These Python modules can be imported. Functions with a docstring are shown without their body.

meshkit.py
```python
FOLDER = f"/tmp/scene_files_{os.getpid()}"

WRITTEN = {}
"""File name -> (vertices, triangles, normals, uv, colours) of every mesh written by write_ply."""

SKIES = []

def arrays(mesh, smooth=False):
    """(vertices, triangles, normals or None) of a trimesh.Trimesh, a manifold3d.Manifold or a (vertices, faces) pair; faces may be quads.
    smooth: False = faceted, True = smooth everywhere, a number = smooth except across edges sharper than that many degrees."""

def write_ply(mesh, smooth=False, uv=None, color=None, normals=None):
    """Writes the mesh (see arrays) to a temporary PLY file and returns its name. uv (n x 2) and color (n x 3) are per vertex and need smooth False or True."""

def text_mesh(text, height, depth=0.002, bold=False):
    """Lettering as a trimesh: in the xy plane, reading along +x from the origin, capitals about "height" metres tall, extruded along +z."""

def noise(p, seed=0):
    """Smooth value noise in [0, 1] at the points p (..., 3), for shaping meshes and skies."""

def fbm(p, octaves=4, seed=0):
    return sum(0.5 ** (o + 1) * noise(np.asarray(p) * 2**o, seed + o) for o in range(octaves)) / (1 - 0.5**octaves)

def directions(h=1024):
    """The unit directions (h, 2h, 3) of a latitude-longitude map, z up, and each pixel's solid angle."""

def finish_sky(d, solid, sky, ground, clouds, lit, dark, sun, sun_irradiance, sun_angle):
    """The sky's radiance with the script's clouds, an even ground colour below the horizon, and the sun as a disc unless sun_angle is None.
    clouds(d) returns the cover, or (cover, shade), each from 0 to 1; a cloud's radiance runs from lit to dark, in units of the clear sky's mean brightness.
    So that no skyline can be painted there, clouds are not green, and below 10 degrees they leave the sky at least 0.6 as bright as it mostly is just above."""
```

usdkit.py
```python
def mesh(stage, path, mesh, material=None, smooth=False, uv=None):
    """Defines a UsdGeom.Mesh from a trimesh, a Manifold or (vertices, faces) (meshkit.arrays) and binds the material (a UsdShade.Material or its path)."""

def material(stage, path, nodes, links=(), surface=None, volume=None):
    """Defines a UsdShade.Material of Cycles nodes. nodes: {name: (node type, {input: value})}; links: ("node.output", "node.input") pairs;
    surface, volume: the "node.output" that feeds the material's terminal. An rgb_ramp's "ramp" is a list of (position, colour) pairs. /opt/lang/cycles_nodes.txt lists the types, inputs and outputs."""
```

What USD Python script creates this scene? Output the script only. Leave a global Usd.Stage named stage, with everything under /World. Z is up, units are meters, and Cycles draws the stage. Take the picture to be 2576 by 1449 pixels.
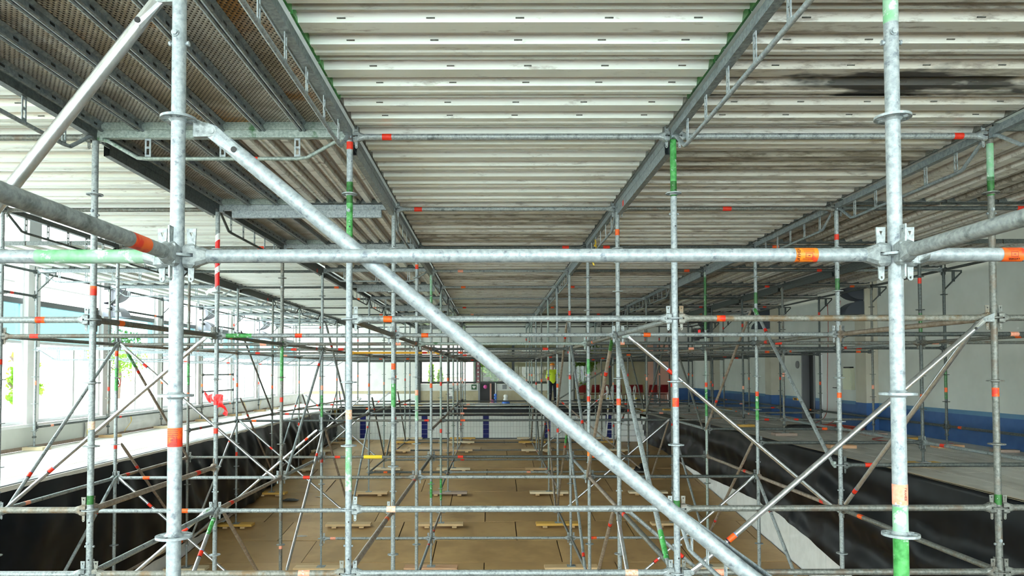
import math, random
import numpy as np
import trimesh
from shapely.geometry import Polygon, LineString, box as sbox
import usdkit, meshkit
from pxr import Usd, UsdGeom, UsdLux, UsdShade, Gf, Sdf

stage = Usd.Stage.CreateInMemory()
UsdGeom.SetStageUpAxis(stage, UsdGeom.Tokens.z)
UsdGeom.SetStageMetersPerUnit(stage, 1.0)
UsdGeom.Xform.Define(stage, '/World')
UsdGeom.Scope.Define(stage, '/World/Looks')
random.seed(7)
rng = np.random.default_rng(7)

# ------------------------------------------------------------------ camera, sky, exposure
EYE = (0.0, 0.0, 1.439)
PITCH, YAW, ROLL = math.radians(1.73), math.radians(-0.098), math.radians(-0.135)
EXPOSURE = 0.85
SKY = 2.6
SUN = 160.0
cam = UsdGeom.Camera.Define(stage, '/World/camera')
_cp, _sp, _cy, _sy = math.cos(PITCH), math.sin(PITCH), math.cos(YAW), math.sin(YAW)
_R = np.array([[_cy, -_sy, 0], [_sy, _cy, 0], [0, 0, 1]]) @ np.array([[1, 0, 0], [0, _cp, -_sp], [0, _sp, _cp]])
_r, _f, _u = _R[:, 0], _R[:, 1], _R[:, 2]
_r, _u = math.cos(ROLL) * _r + math.sin(ROLL) * _u, -math.sin(ROLL) * _r + math.cos(ROLL) * _u
UsdGeom.Xformable(cam).AddTransformOp().Set(Gf.Matrix4d(*_r, 0, *_u, 0, *(-_f), 0, *EYE, 1))
cam.CreateHorizontalApertureAttr(36.0)
cam.CreateVerticalApertureAttr(36.0 * 1449 / 2576)
cam.CreateFocalLengthAttr(1800.0 * 36 / 2576)
cam.CreateHorizontalApertureOffsetAttr(47.7 * 36 / 2576)
cam.CreateVerticalApertureOffsetAttr(155.2 * 36 / 2576)
cam.CreateClippingRangeAttr(Gf.Vec2f(0.05, 500))
cam.CreateExposureAttr(EXPOSURE)
cam.CreateFStopAttr(7.0)
cam.CreateFocusDistanceAttr(4.6)

dome = UsdLux.DomeLight.Define(stage, '/World/sky')
dome.CreateIntensityAttr(SKY)
dome.CreateColorAttr(Gf.Vec3f(0.93, 1.0, 0.98))
sun = UsdLux.DistantLight.Define(stage, '/World/sun')     # high, from behind the right shoulder: it lights the yards, not the hall
sun.CreateIntensityAttr(SUN)
sun.CreateAngleAttr(1.0)
sun.CreateColorAttr(Gf.Vec3f(1.0, 0.99, 0.96))
_d = np.array([.50, -.45, 1.15]); _d /= np.linalg.norm(_d)
_a = np.cross((0, 0, 1), _d); _a /= np.linalg.norm(_a); _b = np.cross(_d, _a)
UsdGeom.Xformable(sun).AddTransformOp().Set(Gf.Matrix4d(*_a, 0, *_b, 0, *_d, 0, 0, 0, 0, 1))

# ------------------------------------------------------------------ materials
MATS = {}
def mat(name, nodes, links, surface):
    MATS[name] = usdkit.material(stage, '/World/Looks/' + name, nodes, links, surface)
    return MATS[name]

def plain(name, col, rough=0.6, metal=0.0, spec=0.5, **kw):
    return mat(name, {'p': ('principled_bsdf', {'base_color': col, 'roughness': rough, 'metallic': metal, 'specular_ior_level': spec, **kw})}, [], 'p.BSDF')

def mottled(name, c1, c2, scale=30.0, rough=0.5, metal=0.0, lo=0.35, hi=0.65, stretch=(1, 1, 1), bump=0.0, spec=0.5, c3=None, scale3=4.0, lo3=0.55, hi3=0.7, rough2=None):
    n = {'g': ('geometry', {}), 'm': ('mapping', {'scale': stretch}), 'n': ('noise_texture', {'scale': scale, 'detail': 4.0, 'roughness': 0.6}),
         'r': ('rgb_ramp', {'ramp': [(lo, c1), (hi, c2)]}), 'p': ('principled_bsdf', {'roughness': rough, 'metallic': metal, 'specular_ior_level': spec})}
    l = [('g.position', 'm.vector'), ('m.vector', 'n.vector'), ('n.fac', 'r.fac')]
    if c3 is not None:
        n['n3'] = ('noise_texture', {'scale': scale3, 'detail': 5.0, 'roughness': 0.65})
        n['r3'] = ('rgb_ramp', {'ramp': [(lo3, (0, 0, 0)), (hi3, (1, 1, 1))]})
        n['x'] = ('mix_color', {'b': c3})
        l += [('m.vector', 'n3.vector'), ('n3.fac', 'r3.fac'), ('r3.color', 'x.fac'), ('r.color', 'x.a'), ('x.result', 'p.base_color')]
    else:
        l += [('r.color', 'p.base_color')]
    if bump:
        n['b'] = ('bump', {'strength': bump, 'distance': 0.004})
        l += [('n.fac', 'b.height'), ('b.normal', 'p.normal')]
    return mat(name, n, l, 'p.BSDF')

# galvanised steel in several ages
mottled('galv_light', (.25, .295, .315), (.42, .47, .49), 48, .50, .30, c3=(.16, .19, .22), scale3=30, lo3=.58, hi3=.68)
mottled('galv', (.22, .255, .26), (.38, .42, .425), 60, .48, .32, c3=(.12, .14, .14), scale3=16, lo3=.54, hi3=.68)
mottled('galv_old', (.12, .13, .118), (.24, .25, .23), 50, .5, .45, c3=(.16, .13, .10), scale3=7, lo3=.52, hi3=.66)
mottled('galv_rust', (.17, .175, .15), (.31, .31, .275), 50, .55, .3, c3=(.21, .145, .08), scale3=7, lo3=.50, hi3=.64)
mottled('galv_green', (.22, .28, .25), (.40, .46, .43), 55, .5, .3, c3=(.07, .17, .08), scale3=6, lo3=.58, hi3=.68)
mottled('steel_dark', (.06, .072, .07), (.125, .14, .135), 40, .5, .4)
mottled('zinc_bright', (.52, .55, .56), (.70, .72, .73), 30, .26, .85, stretch=(1, 1, .3))
mottled('brace_brown', (.24, .19, .145), (.40, .345, .29), 20, .5, .4)
mottled('girder_blue', (.17, .21, .225), (.33, .38, .40), 40, .5, .35, c3=(.16, .18, .18), scale3=10, lo3=.55, hi3=.66)
mottled('green_paint', (.02, .20, .03), (.10, .42, .12), 22, .4, 0, c3=(.50, .60, .56), scale3=18, lo3=.60, hi3=.64)
mottled('green_wash', (.34, .46, .40), (.08, .40, .12), 7, .45, 0, c3=(.62, .68, .67), scale3=16, lo3=.55, hi3=.62)
mottled('green_dark', (.01, .09, .015), (.03, .17, .03), 25, .35, 0, c3=(.5, .55, .5), scale3=26, lo3=.64, hi3=.67)
mottled('sticker_orange', (.80, .10, .008), (.85, .14, .01), 35, .5, 0, c3=(.75, .03, .008), scale3=9, lo3=.5, hi3=.56)
mottled('sticker_red', (.66, .015, .006), (.75, .04, .008), 35, .5)
mottled('sticker_pink', (.90, .42, .30), (.85, .30, .18), 40, .6, c3=(.6, .55, .5), scale3=30, lo3=.60, hi3=.63)
mottled('sticker_amber', (.85, .24, .015), (.85, .15, .01), 25, .45, c3=(.85, .06, .02), scale3=12, lo3=.56, hi3=.60)
mottled('sticker_worn', (.86, .74, .58), (.80, .35, .20), 60, .6)
plain('print_dark', (.03, .01, .02), .6)
plain('print_red', (.25, .02, .02), .6)
plain('print_blue', (.10, .32, .75), .5)
plain('yellow_paint', (.85, .42, .02), .5)
plain('yellow_foam', (.90, .66, .04), .7)
plain('yellow_tape', (.80, .55, .05), .5)
# deck sheets
def sheet(name, c1, c2, grime, stain, amount, black=None):
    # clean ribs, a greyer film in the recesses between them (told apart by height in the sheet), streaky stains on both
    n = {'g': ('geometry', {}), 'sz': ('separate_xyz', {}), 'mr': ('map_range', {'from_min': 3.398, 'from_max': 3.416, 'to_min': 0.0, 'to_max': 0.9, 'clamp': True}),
         'm': ('mapping', {'scale': (.35, 3.2, 3.2)}), 'n': ('noise_texture', {'scale': 2.6, 'detail': 6.0, 'roughness': .65}),
         'r': ('rgb_ramp', {'ramp': [(.3, c1), (.7, c2)]}), 'xg': ('mix_color', {'b': grime}), 'm2': ('mapping', {'scale': (1.2, 5.0, 5.0)}), 'n2': ('noise_texture', {'scale': 3.4, 'detail': 6.0, 'roughness': .7}),
         'r2': ('rgb_ramp', {'ramp': [(amount, (0, 0, 0)), (amount + .14, (.75, .75, .75))]}), 'x': ('mix_color', {'b': stain}),
         'p': ('principled_bsdf', {'roughness': .42, 'metallic': .2, 'specular_ior_level': .5})}
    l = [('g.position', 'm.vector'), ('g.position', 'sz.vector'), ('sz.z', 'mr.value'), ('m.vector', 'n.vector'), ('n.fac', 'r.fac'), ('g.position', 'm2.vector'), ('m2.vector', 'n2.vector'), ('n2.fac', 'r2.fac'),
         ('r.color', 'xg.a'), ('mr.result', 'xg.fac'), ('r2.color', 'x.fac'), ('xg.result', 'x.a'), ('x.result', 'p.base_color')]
    if black:
        n['m4'] = ('mapping', {'scale': black[0]}); n['n4'] = ('noise_texture', {'scale': 1.0, 'detail': 5.0, 'roughness': .6})
        n['r4'] = ('rgb_ramp', {'ramp': [(black[1], (0, 0, 0)), (black[1] + .08, (.92, .92, .92))]}); n['x4'] = ('mix_color', {'b': black[2]})
        l[-1] = ('x.result', 'x4.a')
        l += [('g.position', 'm4.vector'), ('m4.vector', 'n4.vector'), ('n4.fac', 'r4.fac'), ('r4.color', 'x4.fac'), ('x4.result', 'p.base_color')]
    mat(name, n, l, 'p.BSDF')
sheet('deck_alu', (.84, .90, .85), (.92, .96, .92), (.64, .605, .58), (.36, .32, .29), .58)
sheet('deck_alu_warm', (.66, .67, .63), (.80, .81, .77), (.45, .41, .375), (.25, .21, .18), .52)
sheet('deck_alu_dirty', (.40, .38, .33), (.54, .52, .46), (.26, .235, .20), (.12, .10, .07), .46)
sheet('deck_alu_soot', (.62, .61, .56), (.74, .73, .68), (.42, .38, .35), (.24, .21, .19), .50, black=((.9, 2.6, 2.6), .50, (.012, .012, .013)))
def perforated(name, c1, c2, rust):
    # staggered punched holes: dark ovals on the sheet, with a little relief round each
    n = {'g': ('geometry', {}), 's': ('separate_xyz', {}), 'sx': ('math', {'math_type': 'multiply', 'value2': 2 * math.pi / .032}), 'sy': ('math', {'math_type': 'multiply', 'value2': 2 * math.pi / .046}),
         'cx': ('math', {'math_type': 'cosine'}), 'cy': ('math', {'math_type': 'cosine'}), 'mul': ('math', {'math_type': 'multiply'}),
         'rr': ('rgb_ramp', {'ramp': [(.36, (0, 0, 0)), (.50, (1, 1, 1))]}), 'n': ('noise_texture', {'scale': 2.2, 'detail': 5.0}), 'r': ('rgb_ramp', {'ramp': [(.40, c1), (.52, c2), (.64, rust)]}),
         'x': ('mix_color', {'b': (.018, .016, .014)}), 'b': ('bump', {'strength': .7, 'distance': .006, 'invert': True}), 'p': ('principled_bsdf', {'roughness': .5, 'metallic': .25})}
    l = [('g.position', 's.vector'), ('s.x', 'sx.value1'), ('s.y', 'sy.value1'), ('sx.value', 'cx.value1'), ('sy.value', 'cy.value1'), ('cx.value', 'mul.value1'), ('cy.value', 'mul.value2'), ('mul.value', 'rr.fac'),
         ('g.position', 'n.vector'), ('n.fac', 'r.fac'), ('r.color', 'x.a'), ('rr.color', 'x.fac'), ('x.result', 'p.base_color'), ('mul.value', 'b.height'), ('b.normal', 'p.normal')]
    mat(name, n, l, 'p.BSDF')
perforated('perforated_steel', (.40, .36, .28), (.56, .53, .46), (.44, .25, .10))
perforated('perforated_grey', (.42, .42, .39), (.58, .59, .57), (.40, .36, .30))
# room
mottled('plaster_white', (.72, .74, .70), (.80, .81, .78), 3, .8)
mottled('plaster_grey', (.60, .62, .58), (.68, .70, .66), 1.2, .85)
mottled('plaster_beige', (.50, .47, .38), (.56, .53, .44), 2, .85)
plain('column_white', (.88, .88, .88), .6)
plain('column_taupe', (.62, .59, .58), .6)
mottled('blue_tile', (.030, .095, .26), (.045, .125, .32), 3, .35)
mottled('blue_strip', (.09, .22, .36), (.11, .25, .40), 3, .35)
mottled('tile_beige', (.42, .36, .22), (.48, .42, .28), 4, .5)
mat('tile_white', {'g': ('geometry', {}), 'm': ('mapping', {'rotation': (math.pi / 2, 0, 0)}), 'b': ('brick_texture', {'offset': 0.0, 'scale': 1.0, 'brick_width': .12, 'row_height': .24, 'mortar_size': .006, 'color1': (.70, .74, .70), 'color2': (.75, .78, .74), 'mortar': (.48, .50, .48)}),
     'p': ('principled_bsdf', {'roughness': .3})}, [('g.position', 'm.vector'), ('m.vector', 'b.vector'), ('b.color', 'p.base_color')], 'p.BSDF')
plain('lane_blue', (.008, .012, .13), .4, spec=.2)
mottled('board_white', (.82, .84, .83), (.90, .92, .91), 5, .6)
mottled('hardboard', (0.390, 0.241, 0.096), (0.507, 0.327, 0.139), 1.6, .5, c3=(.30, .18, .075), scale3=.8, lo3=.45, hi3=.7)
mottled('hardboard_b', (0.429, 0.269, 0.114), (0.546, 0.356, 0.157), 1.6, .5, c3=(.32, .195, .082), scale3=.8, lo3=.5, hi3=.7)
mottled('hardboard_c', (0.360, 0.221, 0.087), (0.478, 0.303, 0.126), 1.6, .5)
mottled('deck_pale', (.66, .64, .58), (.76, .74, .68), 2.5, .7, stretch=(3, .4, 1))
mottled('deck_pale_b', (.70, .68, .62), (.80, .78, .73), 2.5, .7, stretch=(3, .4, 1))
mottled('deck_dusty', (.54, .53, .49), (.64, .63, .59), 2.0, .8, stretch=(2, .5, 1), c3=(.40, .38, .345), scale3=1.1, lo3=.5, hi3=.66)
mottled('deck_dusty_b', (.58, .565, .525), (.68, .665, .62), 2.0, .8, stretch=(2, .5, 1), c3=(.43, .41, .37), scale3=1.1, lo3=.5, hi3=.66)
plain('underlay', (.62, .42, .08), .8)
plain('concrete', (.40, .39, .36), .9)
plain('basin_dark', (.10, .06, .03), .9)
mottled('black_sheet', (.0035, .0045, .0065), (.007, .009, .0125), 6, .34, spec=.22)
mottled('white_sheet', (.66, .66, .64), (.78, .78, .77), 3, .4, bump=.5)
mottled('pine', (.55, .36, .17), (.68, .50, .28), 4, .6, stretch=(.5, 8, 8))
mottled('pine_pale', (.66, .54, .34), (.76, .66, .46), 4, .6, stretch=(.5, 8, 8))
mottled('wood_grey', (.30, .22, .17), (.42, .33, .27), 5, .7, stretch=(.5, 8, 8))
mottled('wood_red', (.45, .22, .10), (.62, .40, .24), 5, .7, stretch=(.5, 8, 8))
mottled('wood_orange', (.60, .34, .06), (.74, .46, .10), 5, .6, stretch=(.5, 8, 8))
plain('frame_white', (.78, .79, .80), .45)
plain('frame_grey', (.22, .23, .24), .45, .3)
plain('frame_dark', (.05, .06, .06), .5)
plain('door_white', (.70, .71, .70), .5)
plain('black', (.012, .012, .013), .5)
plain('lamp_slate', (.055, .065, .085), .5)
plain('lamp_pale', (.33, .34, .40), .5)
plain('panel_cream', (.74, .76, .58), .5)
plain('salmon', (.62, .36, .27), .8)
plain('rose_wall', (.24, .17, .175), .8)
plain('red_plastic', (.20, .006, .008), .22)
plain('red_cable', (.42, .07, .05), .5)
plain('red_tape', (.85, .015, .015), .35)
plain('white_tape', (.85, .85, .85), .35)
plain('chrome', (.7, .72, .73), .2, 1.0)
plain('blue_plastic', (.06, .20, .70), .4)
plain('pink_plastic', (.75, .10, .40), .4)
plain('white_plastic', (.80, .80, .76), .4)
mat('paper', {'d': ('diffuse_bsdf', {'color': (.85, .86, .86)}), 't': ('translucent_bsdf', {'color': (.85, .87, .88)}), 'm': ('mix_closure', {'fac': .5})}, [('d.BSDF', 'm.closure1'), ('t.BSDF', 'm.closure2')], 'm.closure')
plain('sign_green', (.015, .10, .03), .4)
plain('grass', (.16, .28, .05), .9)
plain('paving', (.50, .52, .52), .9)
plain('bark', (.10, .07, .05), .9)
plain('roof_dark', (.10, .10, .11), .8)
plain('skin', (.60, .38, .28), .6)
plain('hair', (.05, .03, .02), .6)
plain('hivis', (.75, .95, .03), .6)
plain('trousers', (.02, .022, .035), .8)
plain('helmet', (.85, .25, .02), .35)
plain('house_cream', (.70, .66, .56), .8)
plain('glass_teal', (.10, .32, .36), .12)
mat('leaf', {'o': ('geometry', {}), 'r': ('rgb_ramp', {'ramp': [(0., (.07, .16, .02)), (.5, (.15, .30, .04)), (1., (.32, .42, .06))]}), 'd': ('diffuse_bsdf', {}), 't': ('mix_closure', {'fac': .4}), 'tr': ('translucent_bsdf', {'color': (.30, .45, .06)})},
    [('o.random_per_island', 'r.fac'), ('r.color', 'd.color'), ('d.BSDF', 't.closure1'), ('tr.BSDF', 't.closure2')], 't.closure')
mat('pane', {'f': ('fresnel', {'IOR': 1.35}), 't': ('transparent_bsdf', {'color': (.93, .97, .97)}), 'g': ('glossy_bsdf', {'roughness': .02, 'color': (.9, .95, .95)}), 'm': ('mix_closure', {})},
    [('f.fac', 'm.fac'), ('t.BSDF', 'm.closure1'), ('g.BSDF', 'm.closure2')], 'm.closure')
mat('pane_teal', {'f': ('fresnel', {'IOR': 1.35}), 't': ('transparent_bsdf', {'color': (.10, .21, .235)}), 'g': ('glossy_bsdf', {'roughness': .02, 'color': (.9, .95, .95)}), 'm': ('mix_closure', {})},
    [('f.fac', 'm.fac'), ('t.BSDF', 'm.closure1'), ('g.BSDF', 'm.closure2')], 'm.closure')
mat('led_red', {'e': ('emission', {'color': (1, .02, .02), 'strength': 2.0})}, [], 'e.emission')

# ------------------------------------------------------------------ prim helpers
COUNT = {}
def numbered(parent, name):
    k = (parent, name); COUNT[k] = COUNT.get(k, -1) + 1
    return name if COUNT[k] == 0 else '%s_%03d' % (name, COUNT[k])

class Node:
    def __init__(self, path, org): self.path, self.org = path, org

def tag(prim, **kw):
    for k, v in kw.items():
        if v: prim.SetCustomDataByKey(k, v)

LABELS = {}
def thing(name, label, cat, org=(0, 0, 0), group=None, kind=None):
    p = '/World/' + numbered('', name)
    x = UsdGeom.Xform.Define(stage, p); x.AddTranslateOp().Set(Gf.Vec3d(*map(float, org)))
    if kind == 'structure': tag(x.GetPrim(), kind=kind, label=label)
    else:
        tag(x.GetPrim(), label=label, category=cat, group=group, kind=kind)
        LABELS.setdefault(label, []).append(p)
    return Node(p, np.array(org, float))

def part(parent, name, mb, m, label=None, kind=None):
    V, F = mb.get() if isinstance(mb, MB) else mb
    p = parent.path + '/' + numbered(parent.path, name)
    g = usdkit.mesh(stage, p, (V - parent.org, F), MATS[m], smooth=True)
    g.CreateDoubleSidedAttr(True)
    tag(g.GetPrim(), label=label, kind=kind)
    return Node(p, parent.org)

# ------------------------------------------------------------------ mesh builder (smooth where vertices are shared)
class MB:
    def __init__(self): self.V, self.F, self.n = [], [], 0
    def add(self, V, F):
        V = np.asarray(V, float); F = np.asarray(F, int)
        if F.shape[1] == 4: F = np.vstack([F[:, [0, 1, 2]], F[:, [0, 2, 3]]])
        self.V.append(V); self.F.append(F + self.n); self.n += len(V)
        return self
    def get(self): return np.vstack(self.V), np.vstack(self.F)
    def tm(self, m):                                    # a flat-shaded trimesh
        V = np.asarray(m.vertices)[np.asarray(m.faces)].reshape(-1, 3)
        return self.add(V, np.arange(len(V)).reshape(-1, 3))
    def tube(self, p0, p1, r, n=12, caps=True, r1=None):
        p0, p1 = np.asarray(p0, float), np.asarray(p1, float); r1 = r if r1 is None else r1
        d = p1 - p0; d = d / np.linalg.norm(d)
        a = np.cross(d, (0, 0, 1) if abs(d[2]) < .9 else (1, 0, 0)); a /= np.linalg.norm(a); b = np.cross(d, a)
        t = np.arange(n) * 2 * np.pi / n; c = np.cos(t)[:, None] * a + np.sin(t)[:, None] * b
        i = np.arange(n); j = (i + 1) % n
        self.add(np.vstack([p0 + r * c, p1 + r1 * c]), np.stack([i, j, j + n, i + n], 1))
        if caps:
            for q, rr, s in ((p0, r, -1), (p1, r1, 1)):
                f = np.stack([np.full(n - 2, 0), i[1:-1], i[2:]], 1)
                self.add(q + rr * c, f if s > 0 else f[:, ::-1])
        return self
    def path(self, pts, r, n=8):
        P = np.asarray(pts, float); T = np.gradient(P, axis=0); T /= np.linalg.norm(T, axis=1, keepdims=True)
        up = np.array([0.31, 0.17, 0.94]); A = np.cross(T, up); A /= np.linalg.norm(A, axis=1, keepdims=True); B = np.cross(T, A)
        t = np.arange(n) * 2 * np.pi / n
        V = P[:, None] + r * (np.cos(t)[None, :, None] * A[:, None] + np.sin(t)[None, :, None] * B[:, None])
        i, j = np.meshgrid(np.arange(len(P) - 1), np.arange(n), indexing='ij'); k = (j + 1) % n
        return self.add(V.reshape(-1, 3), np.stack([i * n + j, i * n + k, (i + 1) * n + k, (i + 1) * n + j], -1).reshape(-1, 4))
    def box(self, lo, hi, R=None, o=(0, 0, 0)):
        lo, hi = np.minimum(lo, hi).astype(float), np.maximum(lo, hi).astype(float)
        c = np.array([[x, y, z] for x in (0, 1) for y in (0, 1) for z in (0, 1)]); C = lo + c * (hi - lo)
        q = [(0, 1, 3, 2), (4, 6, 7, 5), (0, 4, 5, 1), (2, 3, 7, 6), (0, 2, 6, 4), (1, 5, 7, 3)]
        V = C[np.array(q).ravel()]
        if R is not None: V = V @ np.asarray(R).T
        return self.add(V + np.asarray(o, float), np.arange(24).reshape(6, 4))
    def hull(self, pts):
        return self.tm(trimesh.convex.convex_hull(np.asarray(pts, float)))
    def poly(self, pg, h, R=None, o=(0, 0, 0)):         # shapely polygon extruded along its local z by h
        m = trimesh.creation.extrude_polygon(pg, h, engine='earcut')
        V = np.asarray(m.vertices)
        if R is not None: V = V @ np.asarray(R).T
        m.vertices = V + np.asarray(o, float)
        return self.tm(m)
    def lathe(self, prof, n=16, o=(0, 0, 0)):
        P = np.asarray(prof, float); t = np.arange(n) * 2 * np.pi / n
        V = np.stack([P[:, 0][:, None] * np.cos(t), P[:, 0][:, None] * np.sin(t), np.repeat(P[:, 1][:, None], n, 1)], -1)
        i, j = np.meshgrid(np.arange(len(P) - 1), np.arange(n), indexing='ij'); k = (j + 1) % n
        return self.add(V.reshape(-1, 3) + np.asarray(o, float), np.stack([i * n + j, i * n + k, (i + 1) * n + k, (i + 1) * n + j], -1).reshape(-1, 4))
    def strip(self, prof, axis, p0, p1, closed=False):  # 2-D profile (across, up) swept flat-shaded from p0 to p1; axis = across direction
        p0, p1, ax = (np.asarray(q, float) for q in (p0, p1, axis)); up = np.array([0, 0, 1.0])
        P = list(prof) + ([prof[0]] if closed else [])
        for (a, b), (c, d) in zip(P[:-1], P[1:]):
            o, e = a * ax + b * up, c * ax + d * up
            self.add(np.array([p0 + o, p1 + o, p1 + e, p0 + e]), [[0, 1, 2, 3]])
        return self
    def grid(self, fn, nu, nv):
        u, v = np.meshgrid(np.linspace(0, 1, nu), np.linspace(0, 1, nv), indexing='ij')
        V = np.stack(fn(u, v), -1).reshape(-1, 3)
        i, j = np.meshgrid(np.arange(nu - 1), np.arange(nv - 1), indexing='ij'); k = i * nv + j
        return self.add(V, np.stack([k, k + nv, k + nv + 1, k + 1], -1).reshape(-1, 4))

def unit(v): v = np.asarray(v, float); return v / np.linalg.norm(v)
ORD = ['zeroth', 'nearest', 'second', 'third', 'fourth', 'fifth', 'sixth', 'seventh', 'eighth', 'ninth', 'tenth', 'eleventh', 'twelfth']

# ------------------------------------------------------------------ the grid of the scaffold
CX = {-2: -8.50, -1: -5.652, 0: -3.165, 1: -1.132, 2: 1.455, 3: 3.993, 4: 6.478, 5: 8.464}
RY = {0: -.505, 1: 2.565, 2: 5.674, 3: 8.23, 4: 10.786, 5: 13.342, 6: 15.898, 7: 18.454, 8: 21.01, 9: 23.566, 10: 26.122, 11: 27.65, 12: 30.2}
LV = {'T': 3.315, 'P': 2.855, 'H': 2.355, 'A': 1.855, 'm': 1.355, 'K': .855, 'B': .355, 'C': -.145, 'Q': -.645, 'F': -1.145, 'E': -1.645, 'G': -2.145}
LW = {'T': 'ceiling-height', 'P': 'high', 'H': 'head-height', 'A': 'upper', 'm': 'breast-height', 'K': 'waist-height', 'B': 'middle', 'C': 'lower', 'F': 'low', 'E': 'lowest', 'G': 'bottom'}
CP = {-2: 'by the windows', -1: 'at left pool edge', 0: 'one bay left of aisle', 1: 'left of centre aisle', 2: 'right of centre aisle', 3: 'one bay right of aisle', 4: 'on inner right deck', 5: 'by the blue wall'}
BP = {-2: 'over the left deck', -1: 'in the left pool bay', 0: 'left of the aisle', 1: 'across the centre aisle', 2: 'right of the aisle', 3: 'at the right pool edge', 4: 'over the right deck'}
PL, PR, PEND = -6.10, 5.80, 27.98      # pool walls
def floor_z(y): return -1.2 if y > 23.7 else max(-3.0, -1.2 - .102 * (23.7 - y))
ZTOP = 3.335
TR = .0248

# ================================================================== STRUCTURE
def structure(name, label): return thing(name, label, None, kind='structure')
Y0, Y1 = -4.2, 32.9
WL, WR = -8.66, 9.35
CEIL = 6.2
# --- pool
pf = structure('pool_floor', 'sloping pool floor covered with brown hardboard sheets')
mb = MB(); ys = [Y0, 6.053, 23.7, PEND + .3]
for a, b in zip(ys[:-1], ys[1:]):
    mb.add([(PL - .3, a, floor_z(a) - .03), (PR + .3, a, floor_z(a) - .03), (PR + .3, b, floor_z(b) - .03), (PL - .3, b, floor_z(b) - .03)], [[0, 1, 2, 3]])
part(pf, 'basin', mb, 'basin_dark')
hb = ['hardboard', 'hardboard_b', 'hardboard_c', 'hardboard']
row = 0; y = 6.3
while y < PEND - .3:
    y2 = min(y + 1.25, PEND - .02); x = PL + .12 - (row % 3) * .83 - rng.uniform(0, .3)
    while x < PR - .05:
        a, b = max(x, PL + .05), min(x + 2.5, PR - .05)
        if b - a > .08:
            t = .012 + rng.uniform(0, .010); tilt = rng.uniform(-.005, .005, 4); g = .010
            P = [(a + g, y + g), (b - g, y + g), (b - g, y2 - g), (a + g, y2 - g)]
            top = np.array([(p[0], p[1], floor_z(p[1]) + t - .03 + .012 + k) for p, k in zip(P, tilt)]); bot = top - (0, 0, .012)
            m = MB(); m.add(top, [[0, 1, 2, 3]])
            for i in range(4):
                j = (i + 1) % 4; m.add([top[i], bot[i], bot[j], top[j]], [[0, 1, 2, 3]])
            part(pf, 'floor_sheet', m, hb[rng.integers(0, 4)])
        x += 2.5
    y = y2; row += 1
pw = structure('pool_wall', 'pool basin walls, white boards at the side and tiles at the end')
m = MB().box((PL - .3, Y0, -3.2), (PL, PEND + .3, -.06)); part(pw, 'side_wall', m, 'board_white')
m = MB()
for k, y in enumerate(np.arange(5.0, PEND, 1.5)):     # boarding of the right side wall, one panel after the other
    y2 = min(y + 1.49, PEND); zt = -.10
    part(pw, 'wall_panel', MB().box((PR - .02, y, -3.1), (PR + .02, y2, zt)), 'board_white')
part(pw, 'side_wall', MB().box((PR + .02, Y0, -3.2), (PR + .3, PEND + .3, -.06)), 'concrete')
part(pw, 'end_wall', MB().box((PL, PEND, -1.3), (PR, PEND + .3, -.06)), 'tile_white')
for x in (-5.03, -2.63, -.235, 2.16, 4.55):
    for k in range(5):
        part(pw, 'lane_tile', MB().box((x - .112, PEND - .012, -1.17 + k * .18), (x + .112, PEND + .01, -1.17 + k * .18 + .172)), 'lane_blue')
part(pw, 'end_ledge', MB().box((PL, PEND - .10, -1.23), (PR, PEND, -1.16)), 'board_white')
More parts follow.
